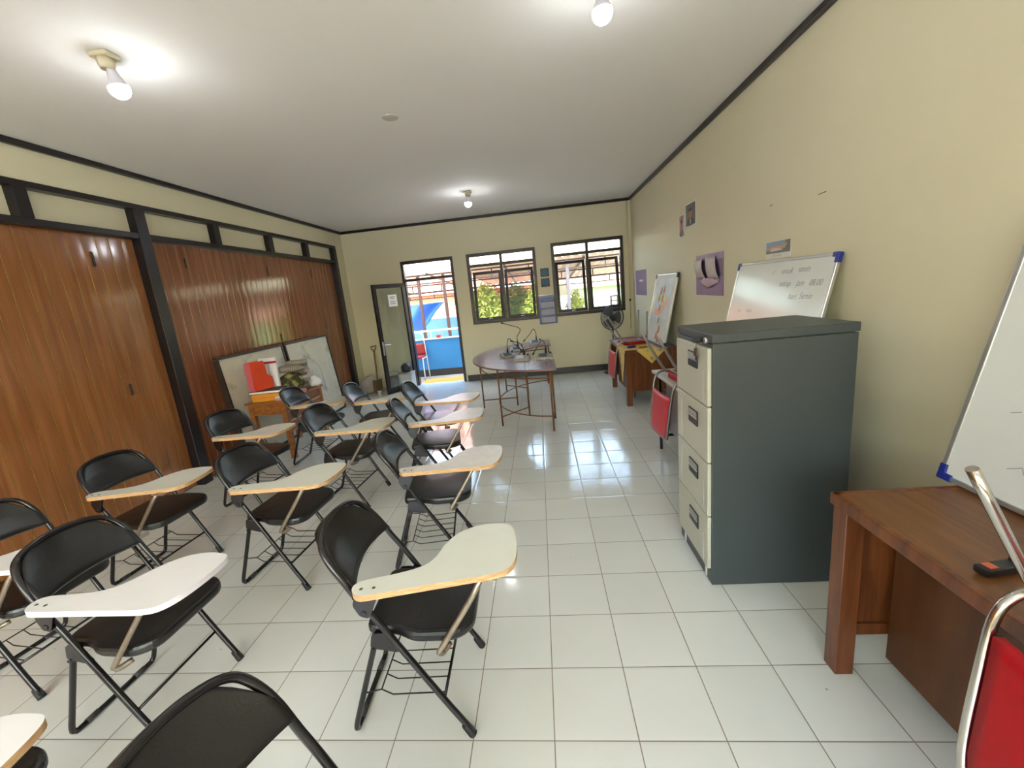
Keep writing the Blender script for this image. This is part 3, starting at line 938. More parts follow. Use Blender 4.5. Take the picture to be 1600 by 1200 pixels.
# ------------------------------------------------------------------ papers on the right wall
WX = XR
def wall_sheet(name, label, cat, y0, y1, z0, z1, m, th=.004):
    """flat sheet on the right wall; local X runs along the wall towards the camera, Y up, Z into the room"""
    t = thing(name, label, cat, (WX, y1, z0))
    t.matrix_world = Matrix.Translation((WX - .001, y1, z0)) @ Matrix(((0, 0, -1, 0), (-1, 0, 0, 0), (0, 1, 0, 0), (0, 0, 0, 1)))
    MB().box(0, y1 - y0, 0, z1 - z0, 0, th).build('sheet', m, t)
    return t
def portrait(t, w, h, bgc, suit, th=.0042):
    MB().box(.018, w - .018, .018, h - .018, th, th + .0006).build('picture', bgc, t)
    MB().prism(spline2([(w * .16, .02), (w * .84, .02), (w * .80, h * .28), (w * .60, h * .36), (w * .40, h * .36), (w * .20, h * .28)], 3), th + .0006, th + .0012).build('suit', suit, t)
    MB().prism([(w / 2 + .17 * w * math.cos(a), h * .54 + .19 * h * math.sin(a)) for a in [k * PI / 10 for k in range(20)]], th + .0012, th + .0018).build('face', mat('printed_skin', (166, 116, 84), .6), t)
    MB().prism([(w / 2 + .19 * w * math.cos(a), h * .64 + .12 * h * math.sin(a)) for a in [k * PI / 10 for k in range(11)]], th + .0018, th + .0024).build('hair', BLACKPL, t)
    MB().prism([(w * .46, h * .33), (w * .54, h * .33), (w * .52, h * .12), (w * .48, h * .12)], th + .0012, th + .002).build('collar', PAPER, t)
PRG = mat('photo_backdrop_grey', (92, 94, 92), .35); PRR = mat('photo_backdrop_rose', (176, 120, 112), .35)
t = wall_sheet('portrait_photo', 'portrait print with dark suit on grey, nearer of two high on the wall', 'picture', 3.55, 3.87, 2.09, 2.345, PAPER)
portrait(t, .32, .255, PRG, BLACKPL)
t = wall_sheet('portrait_photo', 'portrait print with a rose backdrop, the farther of two high on the wall', 'picture', 3.91, 4.09, 2.01, 2.265, PAPER)
portrait(t, .18, .255, PRR, mat('grey_suit', (86, 78, 78), .6))
PUR = mat('purple_print', (128, 104, 150), .3, var=.15, scale=7); PURD = mat('dark_purple_print', (72, 56, 92), .3, var=.1)
t = wall_sheet('purple_poster', 'plain purple calendar poster in the corner by the far whiteboard', 'poster', 5.68, 6.38, 1.33, 1.735, PUR)
MB().box(.25, .5, .22, .25, .004, .0045).build('white_line', PAPER, t)
t = wall_sheet('purple_poster', 'purple poster with curled torn pages to the left of the handwritten whiteboard', 'poster', 2.88, 3.55, 1.37, 1.77, PUR)
MB().box(.16, .66, .18, .34, .0041, .0050).build('dark_panel', PURD, t)
PG = mat('curled_page', (186, 172, 172), .5, var=.12, scale=8)
MB().sheet(lambda u, v: (-.02 + .22 * u + .10 * v, .36 - .20 * v, .010 + .022 * math.sin(v * PI) + .008 * u), 6, 8, .0015).build('torn_page', PG, t)
MB().sheet(lambda u, v: (.26 + .24 * u + .10 * v, .37 - .22 * v, .008 + .018 * math.sin(v * PI * .9)), 6, 8, .0015).build('torn_page', PG, t)
MB().sheet(lambda u, v: (.14 + .42 * u, .17 - .10 * v * (1 - abs(u - .5)), .006 + .02 * math.sin(u * PI)), 8, 4, .0015).build('torn_page', mat('pink_page', (190, 160, 176), .5), t)
t = wall_sheet('picture_card', 'small colourful picture card on the wall above the handwritten whiteboard', 'picture', 1.84, 2.15, 1.645, 1.765, PAPER, .003)
CARD = [((.004, .306, .045, .116), (120, 150, 176)), ((.004, .306, .036, .06), (92, 96, 84)), ((.25, .306, .036, .116), (92, 126, 110))]
for (a, b, c, d), col in CARD:
    MB().box(a, b, c, d, .003, .0034 + .0002 * CARD.index(((a, b, c, d), col))).build('print_area', mat('card_print_%d' % col[0], col, .4, var=.15, scale=20), t)
MB().prism(spline2([(.02, .06), (.10, .085), (.2, .08), (.27, .095), (.24, .07), (.12, .06)], 3), .004, .0044).build('print_area', mat('orange_card', (206, 150, 96), .5, var=.2), t)
MB().prism(spline2([(.06, .05), (.10, .07), (.17, .065), (.22, .055), (.12, .05)], 3), .0044, .0048).build('print_area', mat('white_card', (206, 200, 206), .5, var=.2), t)
sm = MB()
for k in range(9): stroke(sm, [(.09 + .013 * k, .014), (.097 + .013 * k, .024)], .003)
sm.build('caption', INK, t, loc=(0, 0, .0025))
for y, z, l, lb in ((1.545, 1.98, .075, 'thin dark nail sticking from the right wall, the longer of two'), (2.096, 2.013, .03, 'short dark nail in the right wall, the farther of two')):
    tag(MB().tube([(0.004, l * .5, 0), (-.004, l * .45, 0), (-.006, -l * .5, .003)], .0019, 6).build('nail', BLACKPL, loc=(WX, y, z)), lb, 'nail', 'nails in the right wall')

# ------------------------------------------------------------------ back wall: calendar, plaques, conduit
def back_sheet(name, label, cat, x0, x1, z0, z1, m, th=.004):
    t = thing(name, label, cat, (x0, YB, z0))
    t.matrix_world = Matrix.Translation((x0, YB - .001, z0)) @ Matrix(((1, 0, 0, 0), (0, 0, -1, 0), (0, 1, 0, 0), (0, 0, 0, 1)))
    MB().box(0, x1 - x0, 0, z1 - z0, 0, th, bev=.001).build('sheet', m, t)
    return t
CALB = mat('blue_calendar_print', (84, 100, 160), .25, var=.18, scale=8)
t = back_sheet('wall_calendar', 'blue wall calendar hanging between the two windows', 'calendar', .06, .39, .955, 1.475, CALB)
GRID = mat('calendar_month_print', (176, 178, 190), .5, var=.1, scale=60)
for z in (.03, .165, .30):
    gb = MB().box(.045, .285, z, z + .095, .004, .0055)
    for k in range(1, 8): gb.box(.045 + .03 * k - .002, .045 + .03 * k + .002, z + .005, z + .09, .0055, .006, 1)
    gb.build('month_row', [GRID, CALB], t)
MB().box(.05, .28, .415, .47, .004, .0055).build('heading_panel', mat('calendar_heading', (96, 120, 170), .4, var=.3, scale=25), t)
MB().box(-.005, .335, .515, .525, 0, .008, bev=.002).build('top_strip', ALU, t)
TEAL = mat('dark_teal_tile', (30, 58, 78), .35, var=.15, scale=12); TEALL = mat('bright_teal', (56, 130, 170), .4, var=.2, scale=25)
for z, lb in ((1.80, 'upper of two square dark teal plaques between the windows'), (1.625, 'lower of two square dark teal plaques between the windows')):
    t = back_sheet('wall_plaque', lb, 'plaque', .14, .295, z, z + .15, TEAL, .008)
    t['group'] = 'teal plaques between the windows'
    rb = MB()
    for r0, n in ((.048, 12), (.028, 8)):
        rb.tube([(.0775 + r0 * math.cos(2 * PI * k / 24), .075 + r0 * math.sin(2 * PI * k / 24), .0085) for k in range(24)], .004, 6, closed=True)
        for k in range(n):
            a = 2 * PI * k / n
            rb.tube([(.0775 + r0 * .75 * math.cos(a), .075 + r0 * .75 * math.sin(a), .0085), (.0775 + r0 * 1.15 * math.cos(a), .075 + r0 * 1.15 * math.sin(a), .0085)], .003, 6)
    rb.lathe([(.014, .007), (.010, .011)], 14, M=Matrix.Translation((.0775, .075, 0)))
    rb.build('rosette', TEALL, t)
t = thing('conduit_pipe', 'thin cream conduit running down the back wall beside the corner', 'pipe', (1.70, YB - .014, 0))
MB().tube([(0, 0, 1.26), (0, 0, 2.93)], .012, 10).build('pipe', CREAM, t)
MB().box(-.016, .016, -.014, .013, 1.225, 1.265, bev=.003).build('end_socket', mat('brown_socket', (84, 58, 48), .5), t)
tag(MB().tube([(1.70, YB - .012, 1.23), (1.702, YB - .01, 1.0), (1.70, YB - .012, .8), (1.68, YB - .02, .72)], .004, 6, smooth=4).build('cable', mat('dark_cable', (70, 60, 54), .5)), 'thin dark cable hanging below the conduit in the corner', 'cable')

# standing fan in the corner
FANM = mat('charcoal_fan_plastic', (52, 52, 54), .45, var=.1)
t = thing('standing_fan', 'dark standing fan in the far right corner by the window', 'fan', (1.33, 6.36, 0))
MB().lathe([(.19, 0), (.185, .018), (.12, .032), (.03, .045)], 32).build('base', FANM, t)
MB().tube([(0, 0, .04), (0, 0, .90)], .013, 12).build('pole', FANM, t)
HM = Matrix.Translation((0, -.02, .985)) @ Matrix.Rotation(R(-38), 4, 'Z') @ Matrix.Rotation(R(82), 4, 'X')
hd = MB().lathe([(.055, -.17), (.06, -.12), (.06, -.03), (.03, -.02)], 20, M=HM)
hd.build('motor', FANM, t)
gb = MB()
for zz, s in ((.085, 1), (-.02, 1)):
    for rr in (.06, .11, .16, .21):
        q = zz * (1 - (rr / .23) ** 3) if zz > 0 else zz
        gb.tube([(rr * math.cos(2 * PI * k / 32), rr * math.sin(2 * PI * k / 32), q + .01) for k in range(32)], .0022, 5, closed=True, M=HM)
    for k in range(40):
        a = 2 * PI * k / 40
        gb.tube([(.03 * math.cos(a), .03 * math.sin(a), zz + .01), (.12 * math.cos(a), .12 * math.sin(a), zz * (.86 if zz > 0 else 1) + .01), (.215 * math.cos(a), .215 * math.sin(a), .02)], .0014, 5, M=HM)
gb.tube([(.215 * math.cos(2 * PI * k / 40), .215 * math.sin(2 * PI * k / 40), .022) for k in range(40)], .007, 8, closed=True, M=HM)
gb.lathe([(.035, .09), (.03, .098), (.01, .10)], 20, M=HM)
gb.build('guard', FANM, t)
bl = MB()
for k in range(3):
    a0 = 2 * PI * k / 3
    def blade(u, v, a0=a0):
        r_ = .03 + .155 * u; a = a0 + (v - .5) * (1.5 - .2 * u)
        return (r_ * math.cos(a), r_ * math.sin(a), .035 + .03 * (v - .5))
    bl.sheet(blade, 8, 8, .003, M=HM)
bl.lathe([(.032, .015), (.03, .06), (.015, .068)], 16, M=HM)
bl.build('blades', mat('grey_fan_blade', (88, 90, 92), .35), t)

# ------------------------------------------------------------------ curved table with conference microphones
TT = mat('worn_brown_tabletop', (132, 102, 100), .22, var=.13, scale=5, spec=.6, coat=.0)
RUST = mat('rusty_tube', (124, 82, 50), .55, .3, var=.25, scale=25)
TCX, TCY, TZ = .20, 4.64, .738
t = thing('curved_table', 'half-ring brown table on thin rusty tube legs in front of the windows', 'table', (TCX, TCY, 0))
nA = 40
outer = [(-1.11 * math.sin(PI * k / nA), -1.33 * math.cos(PI * k / nA)) for k in range(nA + 1)]
inner = [(-.47 * math.sin(PI * k / nA), -.70 * math.cos(PI * k / nA)) for k in range(nA + 1)]
tb = MB()
V = [(x, y, z) for z in (TZ - .02, TZ) for x, y in outer + inner]
n = nA + 1
F = []
for k in range(nA):
    F.append((2 * n + k, 2 * n + k + 1, 3 * n + k + 1, 3 * n + k))
    F.append((k, n + k, n + k + 1, k + 1))
    F.append((k, k + 1, 2 * n + k + 1, 2 * n + k))
    F.append((n + k, 3 * n + k, 3 * n + k + 1, n + k + 1))
F.append((0, 2 * n, 3 * n, n)); F.append((n - 1, 2 * n - 1, 4 * n - 1, 3 * n - 1))
tb.add(V, F)
tb.build('tabletop', TT, t)
def ring(a, rx, ry): return (-rx * math.sin(a), -ry * math.cos(a))
AN = [R(4), R(42), R(88), R(132), R(176)]
for a in AN:
    for rx, ry in ((1.03, 1.25), (.545, .775)):
        x, y = ring(a, rx, ry)
        MB().tube([(x, y, 0), (x, y, TZ - .02)], .011, 8).build('leg', RUST, t)
fr = MB()
for a in AN:
    fr.tube([(*ring(a, 1.03, 1.25), .115), (*ring(a, .545, .775), .115)], .008, 8)
    fr.tube([(*ring(a, 1.03, 1.25), TZ - .032), (*ring(a, .545, .775), TZ - .032)], .010, 8)
fr.build('cross_rails', RUST, t)
for z, rx, ry, nm in ((.105, .80, 1.02, 'lower_rail'), (TZ - .13, 1.0, 1.19, 'upper_rail'), (TZ - .032, 1.03, 1.25, 'rim_rail')):
    MB().tube([(*ring(R(4 + 172 * k / 32), rx, ry), z) for k in range(33)], .008, 8).build(nm, RUST, t)

MGREY = mat('grey_microphone_base', (142, 136, 126), .4, var=.08); MDARK = mat('dark_microphone_grille', (58, 58, 56), .6)
def mic(x, y, rz, neck, label, silver=False):
    t = thing('conference_microphone', label, 'microphone', (x, y, TZ + .001), R(rz), 'gooseneck microphones on the curved table')
    t.scale = (1.22, 1.22, 1.22)
    bb = MB()
    V = [(-.085, -.06, 0), (.085, -.06, 0), (.085, .06, 0), (-.085, .06, 0), (-.08, -.055, .022), (.08, -.055, .022), (.078, .052, .05), (-.078, .052, .05)]
    bb.add(V, [(3, 2, 1, 0), (4, 5, 6, 7), (0, 1, 5, 4), (1, 2, 6, 5), (2, 3, 7, 6), (3, 0, 4, 7)])
    b = bb.build('base', MGREY, t)
    MB().add([(-.055, -.045, .0265), (.03, -.045, .0265), (.03, .025, .0445), (-.055, .025, .0445), (-.055, -.045, .03), (.03, -.045, .03), (.03, .025, .048), (-.055, .025, .048)], [(3, 2, 1, 0), (4, 5, 6, 7), (0, 1, 5, 4), (1, 2, 6, 5), (2, 3, 7, 6), (3, 0, 4, 7)]).build('speaker_grille', MDARK if not silver else ALU, t)
    MB().box(.05, .07, .02, .04, .04, .062, bev=.003).build('talk_button', BLACKPL, t)
    p0 = Vector((.015, .045, .045))
    P = [p0 + Vector(q) for q in neck]
    MB().tube([p0, P[0]], [.011, .007], 10).build('neck_sleeve', BLACKPL, t)
    MB().tube(P, .0042, 8, smooth=5).build('gooseneck', BLACKPL, t)
    d = (P[-1] - P[-2]).normalized()
    MB().tube([P[-1], P[-1] + d * .008, P[-1] + d * .03, P[-1] + d * .036], [.005, .009, .009, .004], 10).build('capsule', BLACKPL, t)
bend = lambda s, h=.135, l=.115: [(0, 0, .055), (-.003 * s, 0, .10), (-.018 * s, 0, h), (-.042 * s, 0, h + .004), (-.075 * s, 0, h - .045), (-l * s, 0, .02)]
mic(.085, 4.06, -4, bend(1, .13, .12), 'grey gooseneck microphone at the right end of the curved table')
mic(-.20, 4.06, -10, [(0, 0, .055), (-.004, 0, .085), (-.02, 0, .115), (-.05, 0, .135), (-.10, 0, .15)], 'silvery gooseneck microphone at the front of the cluster', True)
mic(-.40, 4.42, 25, bend(-1, .145, .15), 'gooseneck microphone at the left of the cluster on the curved table')
mic(-.30, 4.98, 10, [(0, 0, .07), (0, 0, .12), (.035, 0, .17), (.045, 0, .205), (.01, 0, .235), (-.06, 0, .26), (-.15, 0, .295)], 'microphone with the tallest gooseneck, reaching up to the left')
mic(-.03, 5.56, 5, bend(1, .14, .15), 'gooseneck microphone on the far arm of the curved table')

# ------------------------------------------------------------------ old boards leaning at the folding doors
OLDW = mat('dirty_white_board', (208, 202, 182), .5, var=.08, scale=3)
_N, _L = OLDW.node_tree.nodes, OLDW.node_tree.links
_b = _N['Principled BSDF']; _src = _b.inputs['Base Color'].links[0].from_socket
_nz = _N.new('ShaderNodeTexNoise'); _nz.inputs['Scale'].default_value = 3.2; _nz.inputs['Detail'].default_value = 9; _nz.inputs['Roughness'].default_value = .65
_tc = _N.new('ShaderNodeTexCoord'); _L.new(_tc.outputs['Object'], _nz.inputs[0])
_cr = _N.new('ShaderNodeValToRGB'); _cr.color_ramp.elements[0].position = .52; _cr.color_ramp.elements[1].position = .68
_cr.color_ramp.elements[1].color = (.75, .75, .75, 1); _L.new(_nz.outputs[0], _cr.inputs[0])
_mx = _N.new('ShaderNodeMix'); _mx.data_type = 'RGBA'; _mx.inputs[7].default_value = lin((134, 126, 108))
_L.new(_cr.outputs[0], _mx.inputs[0]); _L.new(_src, _mx.inputs[6]); _L.new(_mx.outputs[2], _b.inputs['Base Color'])
DKF = mat('dark_board_frame', (44, 34, 28), .5, var=.15)
for y0, y1, lb in ((2.93, 4.12, 'dirty old white board behind the cluttered desk, the nearer of two'), (4.16, 5.33, 'dirty old white board leaning on the folding doors, the farther of two')):
    t = thing('old_board', lb, 'board', (-3.3, (y0 + y1) / 2, 0), 0, 'old boards leaning on the folding doors')
    up_ = Vector((-.115, 0, 1.225)); h = up_.length; up_.normalize()
    ax = Vector((0, 1, 0)); nz = ax.cross(up_)
    w = y1 - y0
    t.matrix_world = Matrix.Translation((-3.27, y0, .002)) @ Matrix((ax, up_, nz)).transposed().to_4x4()
    MB().box(.02, w - .02, .02, h - .02, -.012, 0).build('board', OLDW, t)
    fb = MB().box(0, w, 0, .03, -.02, .012, bev=.003).box(0, w, h - .03, h, -.02, .012, bev=.003)
    fb.box(0, .03, .03, h - .03, -.045, .012, bev=.003).box(w - .03, w, .03, h - .03, -.02, .012, bev=.003)
    fb.build('board_frame', DKF, t)

# ------------------------------------------------------------------ cluttered desk on the left
PW = wood('honey_brown_desk', (126, 74, 30), (166, 104, 48), .4, (5, 1, 9), 4, .2)
PX0_, PX1_, PY0, PY1, PH = -3.235, -2.80, 3.05, 3.86, .68
t = thing('pile_desk', 'small honey brown wooden desk heaped with files at the folding doors', 'desk', ((PX0_ + PX1_) / 2, (PY0 + PY1) / 2, 0))
hx, hy = (PX1_ - PX0_) / 2, (PY1 - PY0) / 2
MB().box(-hx - .025, hx + .015, -hy - .02, hy + .02, PH - .025, PH, bev=.004).build('desktop', PW, t)
for sx in (-1, 1):
    for sy in (-1, 1):
        a, b = sorted((sx * hx, sx * (hx - .055))); c, d = sorted((sy * hy, sy * (hy - .055)))
        MB().box(a, b, c, d, 0, PH - .025, bev=.004).build('leg', PW, t)
ap = MB().box(-hx + .055, hx - .055, -hy + .006, -hy + .026, PH - .15, PH - .025).box(-hx + .055, hx - .055, hy - .026, hy - .006, PH - .15, PH - .025)
ap.box(-hx + .006, -hx + .026, -hy + .05, hy - .05, PH - .15, PH - .025)
ap.build('apron', PW, t)
for k in range(3):
    z1 = PH - .03 - k * .115
    dr = MB().box(hx - .03, hx - .008, -hy + .06, hy - .06, z1 - .10, z1 - .006, bev=.003).build('drawer', wood('red_brown_drawer', (118, 68, 42), (150, 92, 58), .35, (5, 1, 9), 4, .2), t)
    MB().box(hx - .034, hx - .001, -hy + .06, hy - .06, z1 - .113, z1 - .101).build('rail', wood('pale_rail', (186, 150, 100), (206, 172, 124), .5, (5, 1, 9), 4, 0), t)
MB().box(-hx + .02, hx - .02, -hy + .02, -hy + .05, .10, .14).build('stretcher', PW, t)

def P_(name, label, cat, mb, mats, loc, rz=0, group=None, rx=0):
    return tag(mb.build(name, mats, loc=loc, rot=(rx, 0, R(rz))), label, cat, group)
Z = PH + .001
P_('carton', 'yellow-orange carton at the front of the cluttered desk', 'box', MB().box(-.155, .155, -.11, .11, 0, .085, bev=.004).box(-.156, .156, -.1105, .1105, .03, .055, 1), [mat('yellow_orange_card', (206, 140, 34), .5, var=.12), mat('orange_band', (214, 120, 30), .5)], (-3.035, 3.19, Z), 4)
P_('book', 'dark thick book lying on the yellow carton', 'book', MB().box(-.17, .17, -.115, .115, 0, .006, bev=.002).box(-.165, .168, -.11, .11, .006, .028, 1).box(-.17, .17, -.115, .115, .028, .034, bev=.002), [mat('dark_cover', (60, 44, 52), .5), PAPER], (-3.04, 3.19, Z + .086), 6)
bf = thing('box_file', 'red-orange magazine file standing tall on the cluttered desk', 'file', (-3.13, 3.20, Z + .121), R(72))
side = [(-.12, 0), (.12, 0), (.12, .12), (.07, .16), (.055, .32), (-.12, .32)]
for s in (-1, 1):
    MB().prism(rounded(side, .02), -.0015, .0015, M=Matrix.Translation((0, s * .045, 0)) @ Matrix.Rotation(PI / 2, 4, 'X')).build('side_panel', mat('orange_red_file', (218, 74, 40), .35, var=.12), bf)
MB().box(-.122, -.118, -.046, .046, 0, .32).build('spine', mat('pink_file_spine', (206, 96, 110), .4, var=.08), bf)
MB().box(-.12, .12, -.045, .045, 0, .003).box(.117, .121, -.045, .045, 0, .10).build('base_panel', mat('orange_red_file', (218, 74, 40)), bf)
MB().box(-.11, .10, -.03, .035, .004, .27).build('paper_fill', PAPER, bf)
P_('file_folder', 'white and crimson folder tilted behind the red magazine file', 'folder', MB().box(-.10, .10, -.02, .02, 0, .455, bev=.006).box(-.10, .11, -.024, -.02, .385, .41, 1), [mat('white_folder', (228, 224, 230), .4), mat('crimson', (176, 24, 66), .4)], (-3.12, 3.37, Z), 4, rx=R(-2))
for k, (x, y, z, a, c) in enumerate(((-2.90, 3.155, .0, 20, (206, 150, 146)), (-2.895, 3.16, .0125, 28, (214, 160, 152)), (-2.90, 3.15, .025, 12, (198, 180, 176)), (-2.905, 3.16, .0375, 24, (216, 206, 200)))):
    P_('paper_pad', ['lowest pink paper pad in the stack beside the yellow carton', 'second lowest pink pad in the stack beside the yellow carton', 'greyish pad second from the top beside the yellow carton', 'pale pad on top of the stack beside the yellow carton'][k], 'paper', MB().box(-.05, .05, -.085, .085, 0, .012, bev=.001), mat('pad_%d' % k, c, .7), (x + .055, y - .02, Z + z), a - 20, 'paper pads beside the yellow carton')
P_('small_box', 'little pale blue box at the desk corner', 'box', MB().box(-.028, .028, -.03, .03, 0, .05, 0, bev=.003).box(-.0285, .0285, -.031, .031, .015, .035, 1), [mat('pale_blue_card', (126, 170, 214), .5), mat('blue_card_band', (86, 120, 180), .5)], (-2.83, 3.31, Z), 12)
def lumpy(mb, rx, ry, rz, seed, amp=.12, mat=0, nu=24, nv=12, flat=True):
    q = random.Random(seed)
    ph = [(q.uniform(1, 4), q.uniform(1, 4), q.uniform(0, 6), q.uniform(.4, 1)) for _ in range(6)]
    V, F = [], []
    for j in range(nv + 1):
        th = PI * j / nv
        for i in range(nu):
            a = 2 * PI * i / nu
            k = 1 + amp * sum(w * math.sin(round(fa) * a + c + fb * th * 2) for fa, fb, c, w in ph) / 2.5
            x, y, z = rx * math.sin(th) * math.cos(a) * k, ry * math.sin(th) * math.sin(a) * k, rz * math.cos(th) * k
            if flat: z = max(z, -rz * .72)
            V.append((x, y, z + rz * .72))
    for j in range(nv):
        for i in range(nu):
            F.append((j * nu + i, (j + 1) * nu + i, (j + 1) * nu + (i + 1) % nu, j * nu + (i + 1) % nu))
    return mb.add(V, F, mat, True)
def camo():
    m = bpy.data.materials.new('camouflage_cloth'); m.use_nodes = True
    N, L = m.node_tree.nodes, m.node_tree.links
    b = N['Principled BSDF']; b.inputs['Roughness'].default_value = .9
    tc = N.new('ShaderNodeTexCoord'); nz = N.new('ShaderNodeTexNoise'); nz.inputs['Scale'].default_value = 16
    L.new(tc.outputs['Object'], nz.inputs[0])
    cr = N.new('ShaderNodeValToRGB'); cr.color_ramp.interpolation = 'CONSTANT'
    e = cr.color_ramp.elements
    e[0].color = lin((52, 50, 34)); e[1].position = .55; e[1].color = lin((132, 134, 56))
    x = e.new(.45); x.color = lin((92, 88, 58)); x = e.new(.63); x.color = lin((150, 140, 100))
    L.new(nz.outputs[0], cr.inputs[0]); L.new(cr.outputs[0], b.inputs['Base Color'])
    return m
P_('cloth_bundle', 'olive camouflage cloth bundle in the middle of the cluttered desk', 'cloth', lumpy(MB(), .16, .125, .135, 3, .07), camo(), (-2.98, 3.535, Z), 0)
st = bpy.data.materials.new('grey_striped_cloth'); st.use_nodes = True
_n, _l = st.node_tree.nodes, st.node_tree.links
_w = _n.new('ShaderNodeTexWave'); _w.inputs['Scale'].default_value = 14; _t = _n.new('ShaderNodeTexCoord'); _l.new(_t.outputs['Object'], _w.inputs[0])
_c = _n.new('ShaderNodeValToRGB'); _c.color_ramp.elements[0].color = lin((120, 112, 100)); _c.color_ramp.elements[1].color = lin((158, 150, 138))
_l.new(_w.outputs[0], _c.inputs[0]); _l.new(_c.outputs[0], _n['Principled BSDF'].inputs['Base Color']); _n['Principled BSDF'].inputs['Roughness'].default_value = .85
P_('folded_cloth', 'grey striped folded cloth on top of the camouflage bundle', 'cloth', lumpy(MB(), .165, .115, .05, 9, .05), st, (-2.99, 3.555, Z + .243), 16)
q = random.Random(4)
for k in range(9):
    c = [(150, 138, 120), (128, 120, 100), (190, 176, 160), (214, 196, 180), (116, 110, 92), (178, 160, 150), (150, 140, 118), (120, 116, 100), (170, 160, 140)][k]
    P_('paper_stack', ['lowest bundle', 'second bundle', 'third bundle', 'fourth bundle', 'fifth bundle', 'sixth bundle', 'seventh bundle', 'eighth bundle', 'topmost bundle'][k] + ' in the paper heap at the far end of the cluttered desk', 'paper', MB().box(-.13, .10, -.066, .066, 0, .038, bev=.003), mat('paper_bundle_%d' % k, c, .8, var=.12, scale=30), (-3.02 + q.uniform(-.02, .02), 3.775 + q.uniform(-.01, .01), Z + .0385 * k), q.uniform(-7, 7), 'paper bundles at the far end of the cluttered desk')
P_('plastic_bag', 'crumpled white plastic bag hanging off the far end of the paper heap', 'bag', lumpy(MB(), .06, .07, .075, 12, .25), mat('white_plastic_bag', (222, 222, 222), .35, var=.05), (-2.815, 3.775, Z))
P_('pink_pad', 'pink paper pad lying alone beside the camouflage bundle', 'paper', MB().box(-.035, .035, -.06, .06, 0, .04, bev=.003), mat('pink_pad', (220, 150, 146), .7), (-2.81, 3.44, Z), 10)
P_('wire_loop', 'thin stiff wire looping over the paper heap', 'wire', MB().tube([(-2.95, 3.74, Z + .352), (-2.87, 3.80, Z + .37), (-2.79, 3.87, Z + .25), (-2.765, 3.905, Z + .05), (-2.76, 3.90, Z - .1)], .003, 6, smooth=5), mat('pale_wire', (176, 166, 150), .5), (0, 0, 0))

# ------------------------------------------------------------------ corner by the door: sack, shovel, bucket, crate, cup
P_('sack', 'crumpled off-white sack slumped in the corner beside the shovel', 'sack', lumpy(MB(), .20, .16, .19, 31, .13, nu=32, nv=16), mat('off_white_sack', (190, 184, 170), .8, var=.12, bump=.3, bscale=12), (-3.22, 6.36, 0))
t = thing('shovel', 'old shovel with a wooden handle leaning in the corner by the door', 'shovel', (-3.02, 6.22, 0))
HW = wood('shovel_handle_wood', (120, 92, 56), (150, 120, 78), .6, (9, 9, 1), 4, 0)
top = Vector((-.115, .33, .845)); bot = Vector((0, 0, .22))
dirv = (top - bot).normalized()
MB().tube([bot, top - dirv * .10], .016, 10).build('shaft', HW, t)
sidev = Vector((1, 0, 0)) - dirv * dirv.x; sidev.normalize()
MB().tube([top - dirv * .11, top - dirv * .05 - sidev * .045, top - sidev * .055, top + sidev * .055, top - dirv * .05 + sidev * .045, top - dirv * .11], .011, 8).build('grip', HW, t)
nb = sidev.cross(dirv)
Mb = Matrix((sidev, dirv, nb)).transposed().to_4x4()
def bladef(u, v):
    y = -.255 * v + .03
    w = .09 * (1 - max(0, v - .65) ** 2 * 4.5)
    x = (u - .5) * 2 * w
    return (x, y, .03 * ((u - .5) * 2) ** 2)
MB().sheet(bladef, 10, 10, .004, M=Matrix.Translation(bot) @ Mb).build('blade', mat('rusty_blade', (112, 92, 62), .6, .4, var=.2), t)
BK = mat('brown_bucket', (112, 92, 66), .6, var=.15)
bk = thing('bucket', 'brown bucket standing beside the shovel blade', 'bucket', (-2.77, 6.42, 0))
MB().lathe([(.105, 0), (.135, .24), (.14, .25), (.128, .25), (.10, .02)], 24).build('body', BK, bk)
MB().tube([(.135 * math.cos(a), 0, .235 + .0 + .12 * math.sin(a)) for a in [PI * k / 16 for k in range(17)]], .004, 6).build('bail', WIRE, bk)
cr_ = thing('storage_crate', 'pale plastic crate seen through the glass of the open door', 'crate', (-2.50, 6.36, 0))
mb = MB().prism(rounded([(-.12, -.13), (.12, -.13), (.12, .13), (-.12, .13)], .03), 0, .01)
for s in (-1, 1): mb.box(s * .12 - .004, s * .12 + .004, -.13, .13, 0, .30, bev=.002).box(-.12, .12, s * .13 - .004, s * .13 + .004, 0, .30, bev=.002)
mb.build('body', mat('pale_crate', (176, 182, 176), .4, var=.06), cr_)
MB().prism(rounded([(-.135, -.145), (.135, -.145), (.135, .145), (-.135, .145)], .03), .301, .325, bev=.004).build('lid', mat('grey_lid', (150, 142, 134), .4), cr_)
P_('dark_object', 'dark rounded object on the lid of the crate behind the door', 'dark_object', lumpy(MB(), .10, .10, .10, 21, .04), BLACKPL, (-2.50, 6.38, .326))  # unidentified dark shape, built as a rounded lump
P_('cup', 'small white cup standing on the floor near the shovel', 'cup', MB().lathe([(.026, 0), (.034, .09), (.036, .095), (.03, .095), (.024, .01)], 20), mat('white_cup', (224, 222, 214), .4), (-2.90, 5.93, 0))

